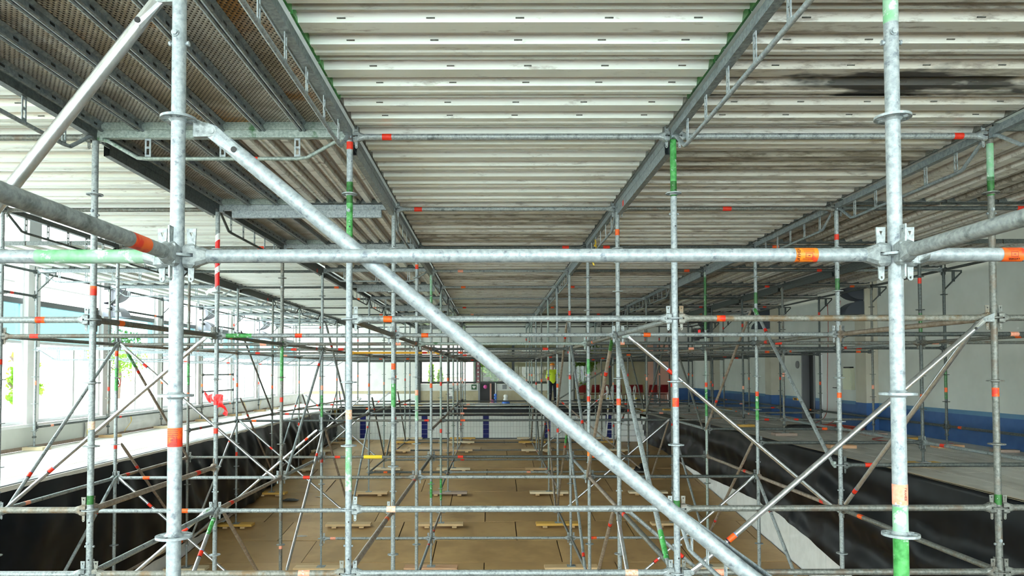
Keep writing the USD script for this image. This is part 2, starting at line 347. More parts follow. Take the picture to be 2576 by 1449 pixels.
# --- decks round the pool
fl = structure('floor', 'pool-side floor boards, pale on the left, dusty on the right')
def slab(x0, x1, y0, y1): part(fl, 'slab', MB().box((x0, y0, -.30), (x1, y1, -.0055)), 'underlay')
slab(WL, PL + .02, Y0, Y1); slab(PR - .02, WR + .45, Y0, Y1); slab(PL + .02, PR - .02, PEND, Y1)
def boards(x0, x1, w, y0, y1, l, mats):
    n = max(1, round((x1 - x0) / w)); w = (x1 - x0) / n
    for i in range(n):
        y = y0 - (i % 2) * l * .5
        while y < y1:
            a, b = max(y, y0), min(y + l, y1)
            if b - a > .05: part(fl, 'floor_board', MB().box((x0 + i * w + .010, a + .002, -.0055), (x0 + (i + 1) * w - .010, b - .002, rng.uniform(-.0015, .0))), mats[rng.integers(0, len(mats))])
            y += l
boards(WL + .02, PL, .5, 4.0, Y1, 2.44, ['deck_pale', 'deck_pale_b'])
boards(PR, WR, .58, 4.0, Y1, 2.44, ['deck_dusty', 'deck_dusty_b'])
boards(PL + .01, PR - .01, .6, PEND + .02, Y1, 2.44, ['deck_dusty', 'deck_dusty_b'])
part(fl, 'edge_trim', MB().box((PR - .03, 4, -.05), (PR + .05, PEND, .012)), 'pine_pale')
part(fl, 'edge_trim', MB().box((PL - .05, 4, -.05), (PL + .03, PEND, .012)), 'deck_pale')
# --- ceiling
ce = structure('ceiling', 'high white ceiling above the scaffold deck')
part(ce, 'slab', MB().box((WL - .4, Y0 - .2, CEIL), (WR + .3, Y1 + .3, CEIL + .2)), 'plaster_white')
# --- left wall: low wall, sill, columns, windows
wl = structure('wall_left', 'low white wall and columns of the window side')
part(wl, 'low_wall', MB().box((WL - .22, Y0, 0), (WL, Y1, .42)), 'plaster_grey')
part(wl, 'kick_board', MB().box((WL, Y0, 0), (WL + .02, Y1, .065)), 'wood_grey')
part(wl, 'sill', MB().box((WL - .26, Y0, .42), (WL + .05, Y1, .475)), 'frame_white')
part(wl, 'header', MB().box((WL - .3, Y0, 5.0), (WL - .02, Y1, CEIL)), 'plaster_white')
COLY = [13.56 + 2.6 * k for k in range(-6, 8)]
for k, y in enumerate(COLY):
    part(wl, 'column', MB().box((WL - .28, y - .17, .475), (WL - .02, y + .17, 5.0)), 'column_white' if (k % 2 == 0) else 'column_taupe')
    part(wl, 'mullion_cover', MB().box((WL - .30, y + .17, .475), (WL - .10, y + .27, 5.0)), 'frame_white')
for k in range(len(COLY) - 1):
    a, b = COLY[k] + .27, COLY[k + 1] - .17
    w = structure('window_%d' % (k + 1), 'tall glazed window bay with grey transom')
    X = WL - .14
    f = MB()
    f.box((X - .04, a, .475), (X + .04, a + .05, 5)); f.box((X - .04, b - .05, .475), (X + .04, b, 5)); f.box((X - .04, a + .05, .475), (X + .04, b - .05, .54)); f.box((X - .04, a + .05, 4.94), (X + .04, b - .05, 5))
    part(w, 'window_frame', f, 'frame_white')
    part(w, 'transom', MB().box((X - .05, a + .05, 2.72), (X + .05, b - .05, 2.82)), 'frame_grey')
    mid = a + .55 * (b - a)
    part(w, 'mullion', MB().box((X - .035, mid - .03, .54), (X + .035, mid + .03, 1.98)), 'frame_white')
    part(w, 'transom', MB().box((X - .035, a + .05, 1.98), (X + .035, b - .05, 2.03)), 'frame_white')
    part(w, 'pane', MB().add([(X, a + .05, .54), (X, mid - .03, .54), (X, mid - .03, 1.98), (X, a + .05, 1.98)], [[0, 1, 2, 3]]), 'pane')
    part(w, 'pane', MB().add([(X, mid + .03, .54), (X, b - .05, .54), (X, b - .05, 1.98), (X, mid + .03, 1.98)], [[0, 1, 2, 3]]), 'pane')
    part(w, 'pane', MB().add([(X, a + .05, 2.03), (X, b - .05, 2.03), (X, b - .05, 2.72), (X, a + .05, 2.72)], [[0, 1, 2, 3]]), 'pane_teal')
    part(w, 'pane', MB().add([(X, a + .05, 2.82), (X, b - .05, 2.82), (X, b - .05, 4.94), (X, a + .05, 4.94)], [[0, 1, 2, 3]]), 'pane')
# --- right wall
wr = structure('wall_right', 'grey plaster wall with blue tiled dado and pilasters')
def wall_seg(y0, y1):
    part(wr, 'plaster', MB().box((WR, y0, .65), (WR + .25, y1, CEIL)), 'plaster_grey')
    part(wr, 'blue_dado', MB().box((WR - .012, y0, 0), (WR + .25, y1, .565)), 'blue_tile')
    part(wr, 'blue_strip', MB().box((WR - .012, y0, .565), (WR + .25, y1, .65)), 'blue_strip')
wall_seg(Y0, 19.20); wall_seg(20.32, 20.68); wall_seg(21.55, Y1)
for a, b in ((19.20, 20.32), (20.68, 21.55)): part(wr, 'plaster', MB().box((WR, a, 2.08), (WR + .25, b, CEIL)), 'plaster_grey')
for y in (11.4, 17.3, 23.2, 29.35):
    w_ = .5
    part(wr, 'pilaster', MB().box((WR - .30, y, .65), (WR, y + w_, CEIL)), 'plaster_beige')
    part(wr, 'pilaster_dado', MB().box((WR - .31, y - .01, 0), (WR, y + w_ + .01, .65)), 'blue_tile')
d = structure('door_1', 'dark open doorway in the right wall')
part(d, 'door_frame', MB().box((WR - .03, 20.68, 0), (WR + .2, 20.75, 2.08)).box((WR - .03, 21.48, 0), (WR + .2, 21.55, 2.08)).box((WR - .03, 20.75, 2.01), (WR + .2, 21.48, 2.08)), 'frame_grey')
part(d, 'recess', MB().box((WR + .18, 20.75, 0), (WR + .24, 21.48, 2.01)), 'black')
part(d, 'door_leaf', MB().box((WR + .02, 20.75, 0), (WR + .16, 20.80, 2.0)), 'frame_dark')
d = structure('door_2', 'white door with black handle in the right wall')
part(d, 'door_frame', MB().box((WR - .02, 19.20, 0), (WR + .2, 19.26, 2.08)).box((WR - .02, 20.26, 0), (WR + .2, 20.32, 2.08)).box((WR - .02, 19.26, 2.03), (WR + .2, 20.26, 2.08)), 'frame_white')
part(d, 'door_leaf', MB().box((WR + .02, 19.26, 0), (WR + .07, 20.26, 2.03)), 'door_white')
part(d, 'door_handle', MB().box((WR - .012, 19.34, .86), (WR + .02, 19.38, 1.02)).tube((WR - .06, 19.36, .97), (WR - .06, 19.50, .97), .011, 8).tube((WR - .06, 19.36, .97), (WR, 19.36, .97), .011, 8), 'black')
part(wr, 'outer_leaf', MB().box((WR + .25, Y0, -.3), (WR + .45, Y1 + .3, CEIL)), 'plaster_grey')
# --- back wall with its glazed strip
wb = structure('wall_back', 'end wall with beige tiled dado under a strip of windows')
BY = Y1
part(wb, 'plaster', MB().box((WL - .3, BY, .55), (-3.46, BY + .25, CEIL)), 'plaster_white')
part(wb, 'beige_band', MB().box((WL, BY - .012, .42), (-3.46, BY + .25, .55)), 'tile_beige')
part(wb, 'bench', MB().box((WL, BY - .35, 0), (-3.46, BY + .25, .42)), 'board_white')
for a, b in ((-3.28, -.63), (.23, 3.0)):
    part(wb, 'white_panel', MB().box((a, BY, .55), (b, BY + .2, .86)), 'plaster_white')
    part(wb, 'tile_dado', MB().box((a, BY - .012, 0), (b, BY + .2, .55)), 'tile_beige')
part(wb, 'post', MB().box((-3.46, BY - .12, 0), (-3.28, BY + .2, CEIL)), 'frame_dark')
part(wb, 'upper_wall', MB().box((-3.28, BY, 2.72), (WR, BY + .25, CEIL)), 'plaster_grey')
part(wb, 'plaster', MB().box((3.0, BY, 0), (3.75, BY + .25, 2.72)), 'plaster_grey')
part(wb, 'salmon_wall', MB().box((7.15, BY - .02, 0), (7.42, BY + .25, 2.72)).box((7.58, BY - .02, 0), (8.35, BY + .25, 2.72)), 'salmon')
part(wb, 'post', MB().box((7.42, BY - .06, 0), (7.58, BY + .2, 2.72)), 'frame_grey')
part(wb, 'plaster', MB().box((8.35, BY, .65), (WR, BY + .25, 2.72)), 'plaster_grey')
part(wb, 'blue_dado', MB().box((8.35, BY - .012, 0), (WR, BY + .25, .65)), 'blue_tile')
WN = len(COLY)
for k, (a, b) in enumerate(((-3.28, -2.0), (-2.0, -.70), (-.58, .98), (.98, 3.0), (3.75, 5.45), (5.45, 7.15))):
    w = structure('window_%d' % (WN + k), 'end wall window with dark frame'); low = .88 if k < 4 else .06
    f = MB().box((a, BY, low), (a + .06, BY + .12, 2.72)).box((b - .06, BY, low), (b, BY + .12, 2.72)).box((a + .06, BY, low), (b - .06, BY + .12, low + .09)).box((a + .06, BY, 2.64), (b - .06, BY + .12, 2.72))
    part(w, 'window_frame', f, 'frame_dark')
    part(w, 'transom', MB().box((a + .06, BY - .01, 1.88), (b - .06, BY + .12, 2.13)), 'frame_dark')
    part(w, 'pane', MB().add([(a + .06, BY + .06, low + .09), (b - .06, BY + .06, low + .09), (b - .06, BY + .06, 1.88), (a + .06, BY + .06, 1.88)], [[0, 1, 2, 3]]), 'pane')
    part(w, 'pane', MB().add([(a + .06, BY + .06, 2.13), (b - .06, BY + .06, 2.13), (b - .06, BY + .06, 2.64), (a + .06, BY + .06, 2.64)], [[0, 1, 2, 3]]), 'pane')
d = structure('door_3', 'dark glazed door in the end wall')
part(d, 'door_frame', MB().box((-.63, BY - .03, 0), (-.55, BY + .1, .88)).box((.15, BY - .03, 0), (.23, BY + .1, .88)), 'frame_grey')
part(d, 'door_leaf', MB().box((-.55, BY + .04, 0), (.15, BY + .09, .88)), 'black')
part(d, 'door_stile', MB().box((-.10, BY + .01, 0), (-.02, BY + .10, .88)), 'salmon')
# --- the glazed wall behind the camera
wf = structure('wall_front', 'glazed wall behind the camera')
part(wf, 'header', MB().box((WL - .3, Y0 - .25, 3.6), (WR + .3, Y0, CEIL)), 'plaster_white')
part(wf, 'base', MB().box((WL - .3, Y0 - .25, -3.2), (WR + .3, Y0, .3)), 'plaster_white')
w = structure('window_%d' % (WN + 6), 'glazed front wall window')
f = MB(); xs = np.linspace(WL, WR, 8)
for x in xs: f.box((x - .05, Y0 - .15, .3), (x + .05, Y0 - .05, 3.6))
f.box((WL, Y0 - .15, 2.6), (WR, Y0 - .05, 2.7)); part(w, 'window_frame', f, 'frame_white')
part(w, 'pane', MB().add([(WL, Y0 - .1, .3), (WR, Y0 - .1, .3), (WR, Y0 - .1, 3.6), (WL, Y0 - .1, 3.6)], [[0, 1, 2, 3]]), 'pane')
# --- outdoors
og = structure('ground', 'pale paving and grass outside the hall')
part(og, 'paving', MB().add([(-60, -60, -.25), (WL - .3, -60, -.25), (WL - .3, 90, -.25), (-60, 90, -.25)], [[0, 1, 2, 3]]).add([(WL - .3, -60, -.25), (60, -60, -.25), (60, Y0 - .3, -.25), (WL - .3, Y0 - .3, -.25)], [[0, 1, 2, 3]]), 'paving')
part(og, 'foundation', MB().box((WL - .3, Y0 - .25, -3.6), (WR + .6, Y1 + .3, -3.3)), 'concrete')
part(og, 'lawn', MB().add([(WL - .3, Y1 + .3, -.25), (60, Y1 + .3, -.25), (60, 90, -.25), (WL - .3, 90, -.25)], [[0, 1, 2, 3]]), 'grass')

# ================================================================== SCAFFOLD
def rosette_near():
    t = np.arange(48) * 2 * np.pi / 48
    pg = Polygon(np.stack([.062 * np.cos(t), .062 * np.sin(t)], 1)).difference(Polygon(np.stack([.0235 * np.cos(t), .0235 * np.sin(t)], 1)))
    for k in range(8):
        a = k * math.pi / 4; c, s = math.cos(a), math.sin(a); w, h = (.008, .011) if k % 2 == 0 else (.012, .0085)
        q = [(.042 * c + u * c - v * s, .042 * s + u * s + v * c) for u, v in ((-h, -w), (h, -w), (h, w), (-h, w))]
        pg = pg.difference(Polygon(q).buffer(.002))
    m = MB().poly(pg, .009, o=(0, 0, -.0045)); m.lathe([(.0325, -.0045), (.0255, -.013)], 24); m.lathe([(.0255, .013), (.0325, .0045)], 24)
    return m.get()
ROS_NEAR = rosette_near()
ROS_MID = MB().lathe([(.024, -.012), (.031, -.0045), (.062, -.0045), (.0622, -.004), (.0622, .004), (.062, .0045), (.031, .0045), (.024, .012)], 18).get()
ROS_FAR = MB().lathe([(.0242, -.006), (.062, -.005), (.062, .005), (.0242, .006)], 10).get()
def rosette_at(x, y, z, r):
    V, F = ROS_NEAR if r <= 1 else ROS_MID if r <= 4 else ROS_FAR
    if r == 2: V, F = ROS_NEAR
    return V + (x, y, z), F

def wrap_v(u, v, x, y, r):            # patch coordinates (u round the post, v up) on a post that faces the camera
    a = np.asarray(u) / r
    return np.stack([x + r * np.sin(a), y - r * np.cos(a), np.asarray(v)], -1)
def wrap_h(u, v, y, z, r):            # u along x, v round a crosswise tube, facing the camera
    a = np.asarray(v) / r
    return np.stack([np.asarray(u), y - r * np.cos(a), z + r * np.sin(a)], -1)
def print_patch(fn, rects, n=6):      # thin flat print (lines and blocks) laid on a curved surface
    m = MB()
    for u0, u1, v0, v1 in rects:
        m.grid(lambda a, b: tuple(np.moveaxis(fn(u0 + (u1 - u0) * a, v0 + (v1 - v0) * b), -1, 0)), n, n)
    return m
def text_flat(s, h, bold=True):
    t = meshkit.text_mesh(s, h, .0004, bold=bold); V = np.array(t.vertices); F = np.array(t.faces)
    V[:, 0] -= V[:, 0].mean(); V[:, 1] -= V[:, 1].mean()
    t2 = trimesh.Trimesh(V, F, process=False)
    return np.array(t2.vertices), np.array(t2.faces)
def label_print(fn, w, h):            # the makers' sheet: frame, square and small lines
    R = []
    for k in range(4): R.append((-w * .40 + k * .002, w * .34, h * (.40 - k * .10), h * (.40 - k * .10) + h * .028))
    q = .26 * h
    for a, b, c, d in ((-q, q, -q - .0015, -q), (-q, q, q * .1, q * .1 + .0015), (-q, -q + .0015, -q, q * .1), (q - .0015, q, -q, q * .1), (-q * .3, q * .3, -q * .6, -q * .35)): R.append((a, b, c, d))
    for k in range(2): R.append((-w * .38, w * .30, -h * (.36 + k * .08), -h * (.36 + k * .08) + h * .03))
    return print_patch(fn, R)

POST_STICK = {  # (column,row): [(z, height, material)]
    (1, 1): [(1.207, .067, 'sticker_orange')], (2, 1): [(.998, .072, 'sticker_pink')],
    (1, 2): [(3.243, .06, 'sticker_red'), (1.10, .075, 'sticker_worn')], (2, 2): [(1.19, .07, 'sticker_orange')], (0, 2): [(2.085, .075, 'sticker_orange'), (1.02, .065, 'sticker_worn')],
    (3, 2): [(1.265, .07, 'sticker_orange')], (1, 3): [(1.497, .07, 'sticker_orange')], (2, 3): [(3.04, .07, 'sticker_orange'), (1.085, .075, 'sticker_orange')],
    (3, 3): [(2.98, .065, 'sticker_red'), (1.155, .06, 'sticker_orange')], (0, 3): [(.765, .06, 'sticker_red')], (-1, 3): [(1.56, .06, 'sticker_red')],
    (1, 4): [(3.02, .07, 'sticker_orange'), (1.12, .08, 'sticker_pink')], (2, 4): [(1.02, .08, 'sticker_orange'), (.2, .07, 'sticker_amber')], (3, 4): [(1.09, .07, 'sticker_orange')], (-1, 4): [(1.72, .08, 'sticker_orange'), (.32, .06, 'sticker_red')], (0, 4): [(1.02, .07, 'sticker_red'), (-1.17, .07, 'sticker_pink')],
}
POST_PAINT = {  # painted lengths of posts
    (2, 1): [(.86, .955, 'green_wash'), (.30, .86, 'green_paint'), (2.70, 2.9, 'green_wash')],
    (1, 2): [(2.78, 2.95, 'green_dark'), (2.40, 2.78, 'green_paint'), (.50, .90, 'green_wash')], (2, 2): [(2.95, 3.32, 'green_paint'), (2.83, 2.95, 'green_dark'), (.34, .42, 'green_dark')],
    (3, 2): [(2.95, 3.25, 'green_wash'), (2.83, 2.98, 'green_dark'), (.38, .46, 'green_dark')], (0, 2): [(.40, .47, 'green_dark')], (1, 3): [(1.03, 1.30, 'green_paint')], (3, 3): [(2.35, 2.5, 'green_dark')],
    (3, 4): [(.70, 1.1, 'green_paint'), (2.45, 2.62, 'green_dark')], (-1, 4): [(1.16, 1.5, 'green_paint')], (0, 4): [(1.3, 1.9, 'green_paint')], (1, 4): [(.7, 1.1, 'green_wash')], (1, 5): [(2.6, 3.25, 'green_wash'), (-.9, -.6, 'green_paint')],
    (2, 4): [(1.40, 1.62, 'green_paint')], (3, 5): [(2.2, 3.2, 'green_dark'), (.6, 1.1, 'green_paint')], (0, 5): [(.6, 1.0, 'green_paint')], (0, 6): [(1.0, 1.6, 'green_wash')], (-1, 5): [(1.2, 1.6, 'green_paint')],
    (1, 6): [(-1.4, -.9, 'green_paint')], (4, 4): [(2.0, 2.3, 'green_dark')], (5, 5): [(.9, 1.5, 'green_dark')],
}
POST_SPECIAL = {(1, 1): 'large scaffold post in the left foreground with an orange sticker', (2, 1): 'large scaffold post in the right foreground, green at its foot with a torn pink sticker',
    (0, 3): 'scaffold post wrapped in red and white barrier tape, third row left', (1, 2): 'second row scaffold post left of the aisle with green painted top and pink label',
    (2, 2): 'second row scaffold post right of the aisle with green painted top'}
def base_z(c, r):
    y = RY[r]
    return 0.0 if (c in (-2, 4, 5) or y > PEND) else floor_z(y) + .012
BOARD_M = ['pine', 'pine_pale', 'pine', 'wood_orange', 'pine_pale']
def post(c, r):
    x, y = CX[c], RY[r]; bz = base_z(c, r); deck = c in (-2, 4, 5) or y > PEND
    nt = 24 if r <= 2 else 14 if r <= 4 else 9 if r <= 7 else 7
    bt = bz + (.062 if deck else .085)         # top of the spreader board
    lev = [1.855 - .5 * k for k in range(-2, 12)]
    low = min(l for l in lev if l > bt + (.22 if deck else .33))
    lab = POST_SPECIAL.get((c, r), 'galvanised scaffold post %s, %s row from the camera' % (CP[c], ORD[r]))
    t = thing('scaffold_post', lab, 'scaffold post', (x, y, bt), group='scaffold posts')
    m = {1: 'galv_light', 2: ['galv_light', 'galv_old'][c in (3,)], 3: 'galv'}.get(r, rng.choice(['galv', 'galv', 'galv_old', 'galv_green'] if c < 3 else ['galv', 'galv_old', 'galv_green', 'galv_old']))
    if c in (4, 5): m = rng.choice(['galv_old', 'steel_dark', 'steel_dark'])
    if (c, r) == (0, 2): m = 'galv'
    z0 = low - .09
    tb = MB().tube((x, y, z0), (x, y, ZTOP), TR, nt)
    merged = r >= 8
    if merged:
        for l in lev:
            if l >= low - .01: V, F = rosette_at(x, y, l, r); tb.add(V, F)
    part(t, 'tube', tb, m)
    if not merged:
        for l in lev:
            if l >= low - .01: part(t, 'rosette', rosette_at(x, y, l, r), m)
    j = MB().tube((x, y, bt), (x, y, z0 + .02), .0185, max(7, nt // 2)); part(t, 'jack_rod', j, 'galv' if not deck else m)
    part(t, 'jack_nut', MB().lathe([(.019, z0 - .045), (.036, z0 - .04), (.036, z0 - .012), (.019, z0 - .005)], 10, (x, y, 0)), 'steel_dark' if deck else 'galv')
    part(t, 'base_plate', MB().box((x - .075, y - .075, bt), (x + .075, y + .075, bt + .008)), 'galv')
    if r <= 4 and c in (-1, 0, 1, 2, 3):       # pin bolts and punched holes of the spigots
        for zz in ((2.66,) if r == 1 else (2.72, .10)):
            part(t, 'bolt', MB().tube((x - TR - .009, y, zz - .03), (x + TR + .009, y, zz - .03), .006, 8).tube((x + TR + .004, y, zz - .03), (x + TR + .012, y, zz - .03), .0095, 6).tube((x - TR - .012, y, zz - .03), (x - TR - .004, y, zz - .03), .0095, 6), 'galv_light')
            part(t, 'bolt', MB().tube((x - .004, y - TR - .010, zz), (x - .004, y - TR + .002, zz), .0105, 6).tube((x - .004, y - TR - .004, zz), (x - .004, y - TR + .002, zz), .014, 12), 'galv_light')
            if r > 1:
                hm = MB()
                for dz in (.16, -.13): hm.tube((x + .006, y - TR - .0006, zz + dz), (x + .006, y - TR + .004, zz + dz), .0062, 10)
                part(t, 'punch_hole', hm, 'black')
    st = POST_STICK.get((c, r))
    if st is None: st = [(rng.uniform(1.0, 1.35), .085, rng.choice(['sticker_orange', 'sticker_red', 'sticker_orange', 'sticker_pink']))] + ([(rng.uniform(2.5, 3.0), .085, 'sticker_red')] if rng.random() < .5 else []) + ([(rng.uniform(-.6, .3), .085, 'sticker_red')] if rng.random() < .3 and not deck else [])
    for z, h, sm in st:
        sk = part(t, 'sticker', MB().tube((x, y, z - h / 2), (x, y, z + h / 2), TR + .0007, nt, caps=False), sm)
    for a, b, pm in POST_PAINT.get((c, r), []):
        part(t, 'paint_coat', MB().tube((x, y, a), (x, y, b), TR + .0005, nt, caps=False), pm)
    if (c, r) == (1, 1):
        part(sk, 'label_print', label_print(lambda u, v: wrap_v(u, 1.207 + v, x, y, TR + .0012), .062, .067), 'print_red')
    if (c, r) == (2, 1):
        V, F = text_flat('LAYHER', .0085)
        P = wrap_v(.006 - V[:, 1], .998 - V[:, 0] + .0, x, y, TR + .0012) ; part(sk, 'lettering', (P, F[:, ::-1]), 'print_red')
    # spreader board under the jack: a thing of its own
    bm = BOARD_M[rng.integers(0, len(BOARD_M))]
    if c >= 4: bm = ('wood_grey', 'wood_orange', 'wood_red')[r % 3]
    if (c, r) == (1, 5): bm = 'wood_red'
    if (c, r) == (1, 7): bm = 'wood_grey'
    if (c, r) == (0, 5): bm = 'pine'
    kind = {'pine': 'brownish', 'pine_pale': 'pale', 'wood_orange': 'orange edged', 'wood_red': 'reddish', 'wood_grey': 'weathered grey'}[bm]
    g = thing('base_board', '%s timber base board under the post %s, %s row' % (kind, CP[c], ORD[r]), 'wooden board', (x, y, bz), group='timber base boards')
    if deck:
        part(g, 'plank', MB().box((x - .24, y - .13, bz + .002), (x + .24, y + .13, bt - .001)), bm)
    else:
        hx = .49 if c != -1 else .38; a = rng.uniform(-.03, .03); R = np.array([[math.cos(a), -math.sin(a), 0], [math.sin(a), math.cos(a), 0], [0, 0, 1]])
        part(g, 'plank', MB().box((-hx, -.12, bt - .05), (hx, .12, bt - .001), R, (x, y, 0)), bm)
        for s in (-1, 1):
            part(g, 'batten', MB().box((s * (hx - .19) - .05, -.15, bz), (s * (hx - .19) + .05, .14, bt - .051), R, (x, y, 0)), 'pine')

for r in range(1, 13):
    for c in range(-2, 6):
        if r == 1 and c not in (1, 2): continue
        if r == 2 and c not in (0, 1, 2, 3): continue
        if r == 3 and c in (-2, 5): continue
        if r == 4 and c == -2: continue
        if r == 12 and c in (-2,): continue
        post(c, r)

# ---- ledgers -------------------------------------------------------
def head(p, d, near, mats, t):
    """cast wedge head of a ledger at the node p, the tube leaving along d"""
    d = np.asarray(d, float); a = np.cross((0, 0, 1), d); up = np.array([0, 0, 1.0])
    th = np.arange(12) * 2 * np.pi / 12
    end = [p + d * .112 + a * .0262 * math.cos(q) + up * .0262 * math.sin(q) for q in th]
    m = MB()
    if near:            # two jaws round the rosette, with the slot between them, and the sleeve that takes the tube
        for sz in (1, -1):
            m.hull([p + d * .029 + a * s * .023 + up * sz * z for s in (-1, 1) for z in (.0065, .030)] + [p + d * .029 + a * s * .010 + up * sz * .040 for s in (-1, 1)] +
                   [p + d * .074 + a * s * .026 + up * sz * z for s in (-1, 1) for z in (.0065, .034)] + [p + d * .060 + a * s * .016 + up * sz * .044 for s in (-1, 1)])
        m.hull([p + d * .068 + a * s * w + up * z for s in (-1, 1) for w, z in ((.0265, .026), (.0265, -.026), (.014, .038), (.014, -.038))] + end)
    else:
        m.hull([p + d * .030 + a * s * w + up * z for s in (-1, 1) for w, z in ((.024, .030), (.024, -.030), (.012, .042), (.012, -.042))] + [p + d * .074 + a * s * .025 + up * z for s in (-1, 1) for z in (.038, -.038)] + end)
    hd = part(t, 'wedge_head', m, 'galv' if mats == 'galv_light' else mats)
    if near:
        R = np.stack([d, up, -a], 1)   # local x along d, y up
        pg = Polygon([(-.017, .100), (.017, .100), (.010, -.070), (.010, -.085), (.004, -.093), (-.004, -.093), (-.010, -.085), (-.010, -.070)]).difference(Polygon([(-.006, .086), (.006, .086), (.0, .070)])).difference(Polygon([(-.003, -.078), (.003, -.078), (.003, -.086), (-.003, -.086)]))
        part(hd, 'wedge', MB().poly(pg, .006, R, p + d * .052 + a * .003), 'galv' if mats == 'galv_light' else mats)

FAR = MB()
def ledger(a, b, zk, r, name, lab, m, stick=None, rr=None, offs0=True, offs1=True, z=None, paint=None):
    """tube with two wedge heads between the nodes a=(x,y), b=(x,y) at level zk; r = row for the level of detail"""
    zz = LV[zk] if z is None else z
    if r >= 11 or (r == 10 and zk != 'A'):       # past the 300 that show largest: joined into one object
        q0, q1 = np.array([*a, zz]), np.array([*b, zz]); u_ = unit(q1 - q0)
        FAR.tube(q0 + u_ * .1, q1 - u_ * .1, TR, 6)
        for q, s_ in ((q0, 1), (q1, -1)): FAR.tube(q + u_ * s_ * .03, q + u_ * s_ * .11, .040, 6, r1=.026)
        return None
    p0, p1 = np.array([*a, zz]), np.array([*b, zz]); d = unit(p1 - p0); L = np.linalg.norm(p1 - p0)
    t = thing(name, lab, 'scaffold tube', p0, group='horizontal scaffold tubes')
    n = 24 if r <= 1 else 16 if r <= 3 else 10 if r <= 6 else 7
    R = rr or TR
    s0, s1 = (.105 if offs0 else 0), (.105 if offs1 else 0)
    part(t, 'tube', MB().tube(p0 + d * s0, p1 - d * s1, R, n), m)
    if r <= 8:
        if offs0: head(p0, d, r <= 5, m, t)
        if offs1: head(p1, -d, r <= 5, m, t)
    else:
        for q, s in ((p0, 1), (p1, -1)): part(t, 'wedge_head', MB().tube(q + d * s * .03, q + d * s * .11, .040, 6, r1=.026), m)
    if stick is None and rng.random() < .75:
        stick = [(rng.choice([rng.uniform(.10, .22), rng.uniform(.78, .9)]), .10, rng.choice(['sticker_orange', 'sticker_red', 'sticker_orange', 'sticker_red', 'sticker_pink']))]
    for f, l, sm in (stick or []):
        c = p0 + d * (f * L); t.sticker = part(t, 'sticker', MB().tube(c - d * l / 2, c + d * l / 2, R + .0008, n, caps=False), sm)
    for f0, f1, pm in (paint or []):
        part(t, 'paint_coat', MB().tube(p0 + d * f0 * L, p0 + d * f1 * L, R + .0005, n, caps=False), pm)
    return t

def xled(r, zk, c, m=None, stick=None, **kw):
    m = m or rng.choice(['steel_dark', 'galv_old'] if c >= 2 else ['galv', 'galv_old', 'galv_green'] if r < 5 else ['galv', 'galv_old', 'galv_old', 'steel_dark'])
    lab = kw.pop('lab', None) or 'crosswise %s scaffold tube %s, %s row back' % (LW[zk], BP[c], ORD[r])
    return ledger((CX[c], RY[r]), (CX[c + 1], RY[r]), zk, r, 'scaffold_tube', lab, m, stick, **kw)
def yled(c, zk, r, m=None, stick=None, **kw):
    m = m or rng.choice(['galv_old', 'galv_old', 'galv', 'brace_brown'])
    lab = kw.pop('lab', None) or 'lengthwise %s scaffold tube %s, between %s and %s rows' % (LW[zk], CP[c], ORD[r], ORD[r + 1])
    return ledger((CX[c], RY[r]), (CX[c], RY[r + 1]), zk, r, 'scaffold_tube', lab, m, stick, **kw)

# nearest row: the big tube at head height and its neighbours
def frac(x, c): return (x - CX[c]) / (CX[c + 1] - CX[c])
t = xled(1, 'A', 1, 'galv_light', [(frac(1.128, 1), .080, 'sticker_amber')], lab='big horizontal scaffold tube across the foreground between the two nearest posts')
zA, yA = LV['A'], RY[1]
part(t.sticker, 'label_print', label_print(lambda u, v: wrap_h(1.134 + u, v, yA, zA, TR + .0014), .058, .05), 'print_red')
V, F = text_flat('LAYHER', .011)
part(t.sticker, 'lettering', (wrap_h(1.097 - V[:, 1], V[:, 0] * .95, yA, zA, TR + .0014), F), 'print_dark')
t = ledger((CX[2], RY[1]), (3.993, RY[1]), 'A', 1, 'scaffold_tube', 'big horizontal scaffold tube running right from the nearest right post', 'galv_light', [(.163, .075, 'sticker_orange')])
xs_ = CX[2] + .163 * (3.993 - CX[2])
part(t.sticker, 'label_print', label_print(lambda u, v: wrap_h(xs_ + u, v + .004, yA, zA, TR + .0014), .058, .05), 'print_red')
V, F = text_flat('LAYHER', .008)
part(t.sticker, 'lettering', (wrap_h(xs_ - V[:, 0] * .9, -.021 - V[:, 1], yA, zA, TR + .0016), F), 'print_dark')
ledger((CX[1], RY[1]), (-2.70, RY[1]), 'A', 1, 'scaffold_tube', 'big horizontal scaffold tube with green paint running left from the nearest left post', 'galv_light', [(.97, .05, 'sticker_red')], paint=[(.04, .07, 'green_dark'), (.07, .32, 'green_wash')])
ledger((CX[1], RY[1]), (CX[1], RY[0]), 'A', 1, 'scaffold_tube', 'thick dark tube at left coming towards the camera, with an orange band', 'galv', [(.094, .11, 'sticker_orange')])
ledger((CX[2], RY[1]), (CX[2], RY[0]), 'A', 1, 'scaffold_tube', 'thick tube at right coming towards the camera from the nearest right post', 'galv', [])
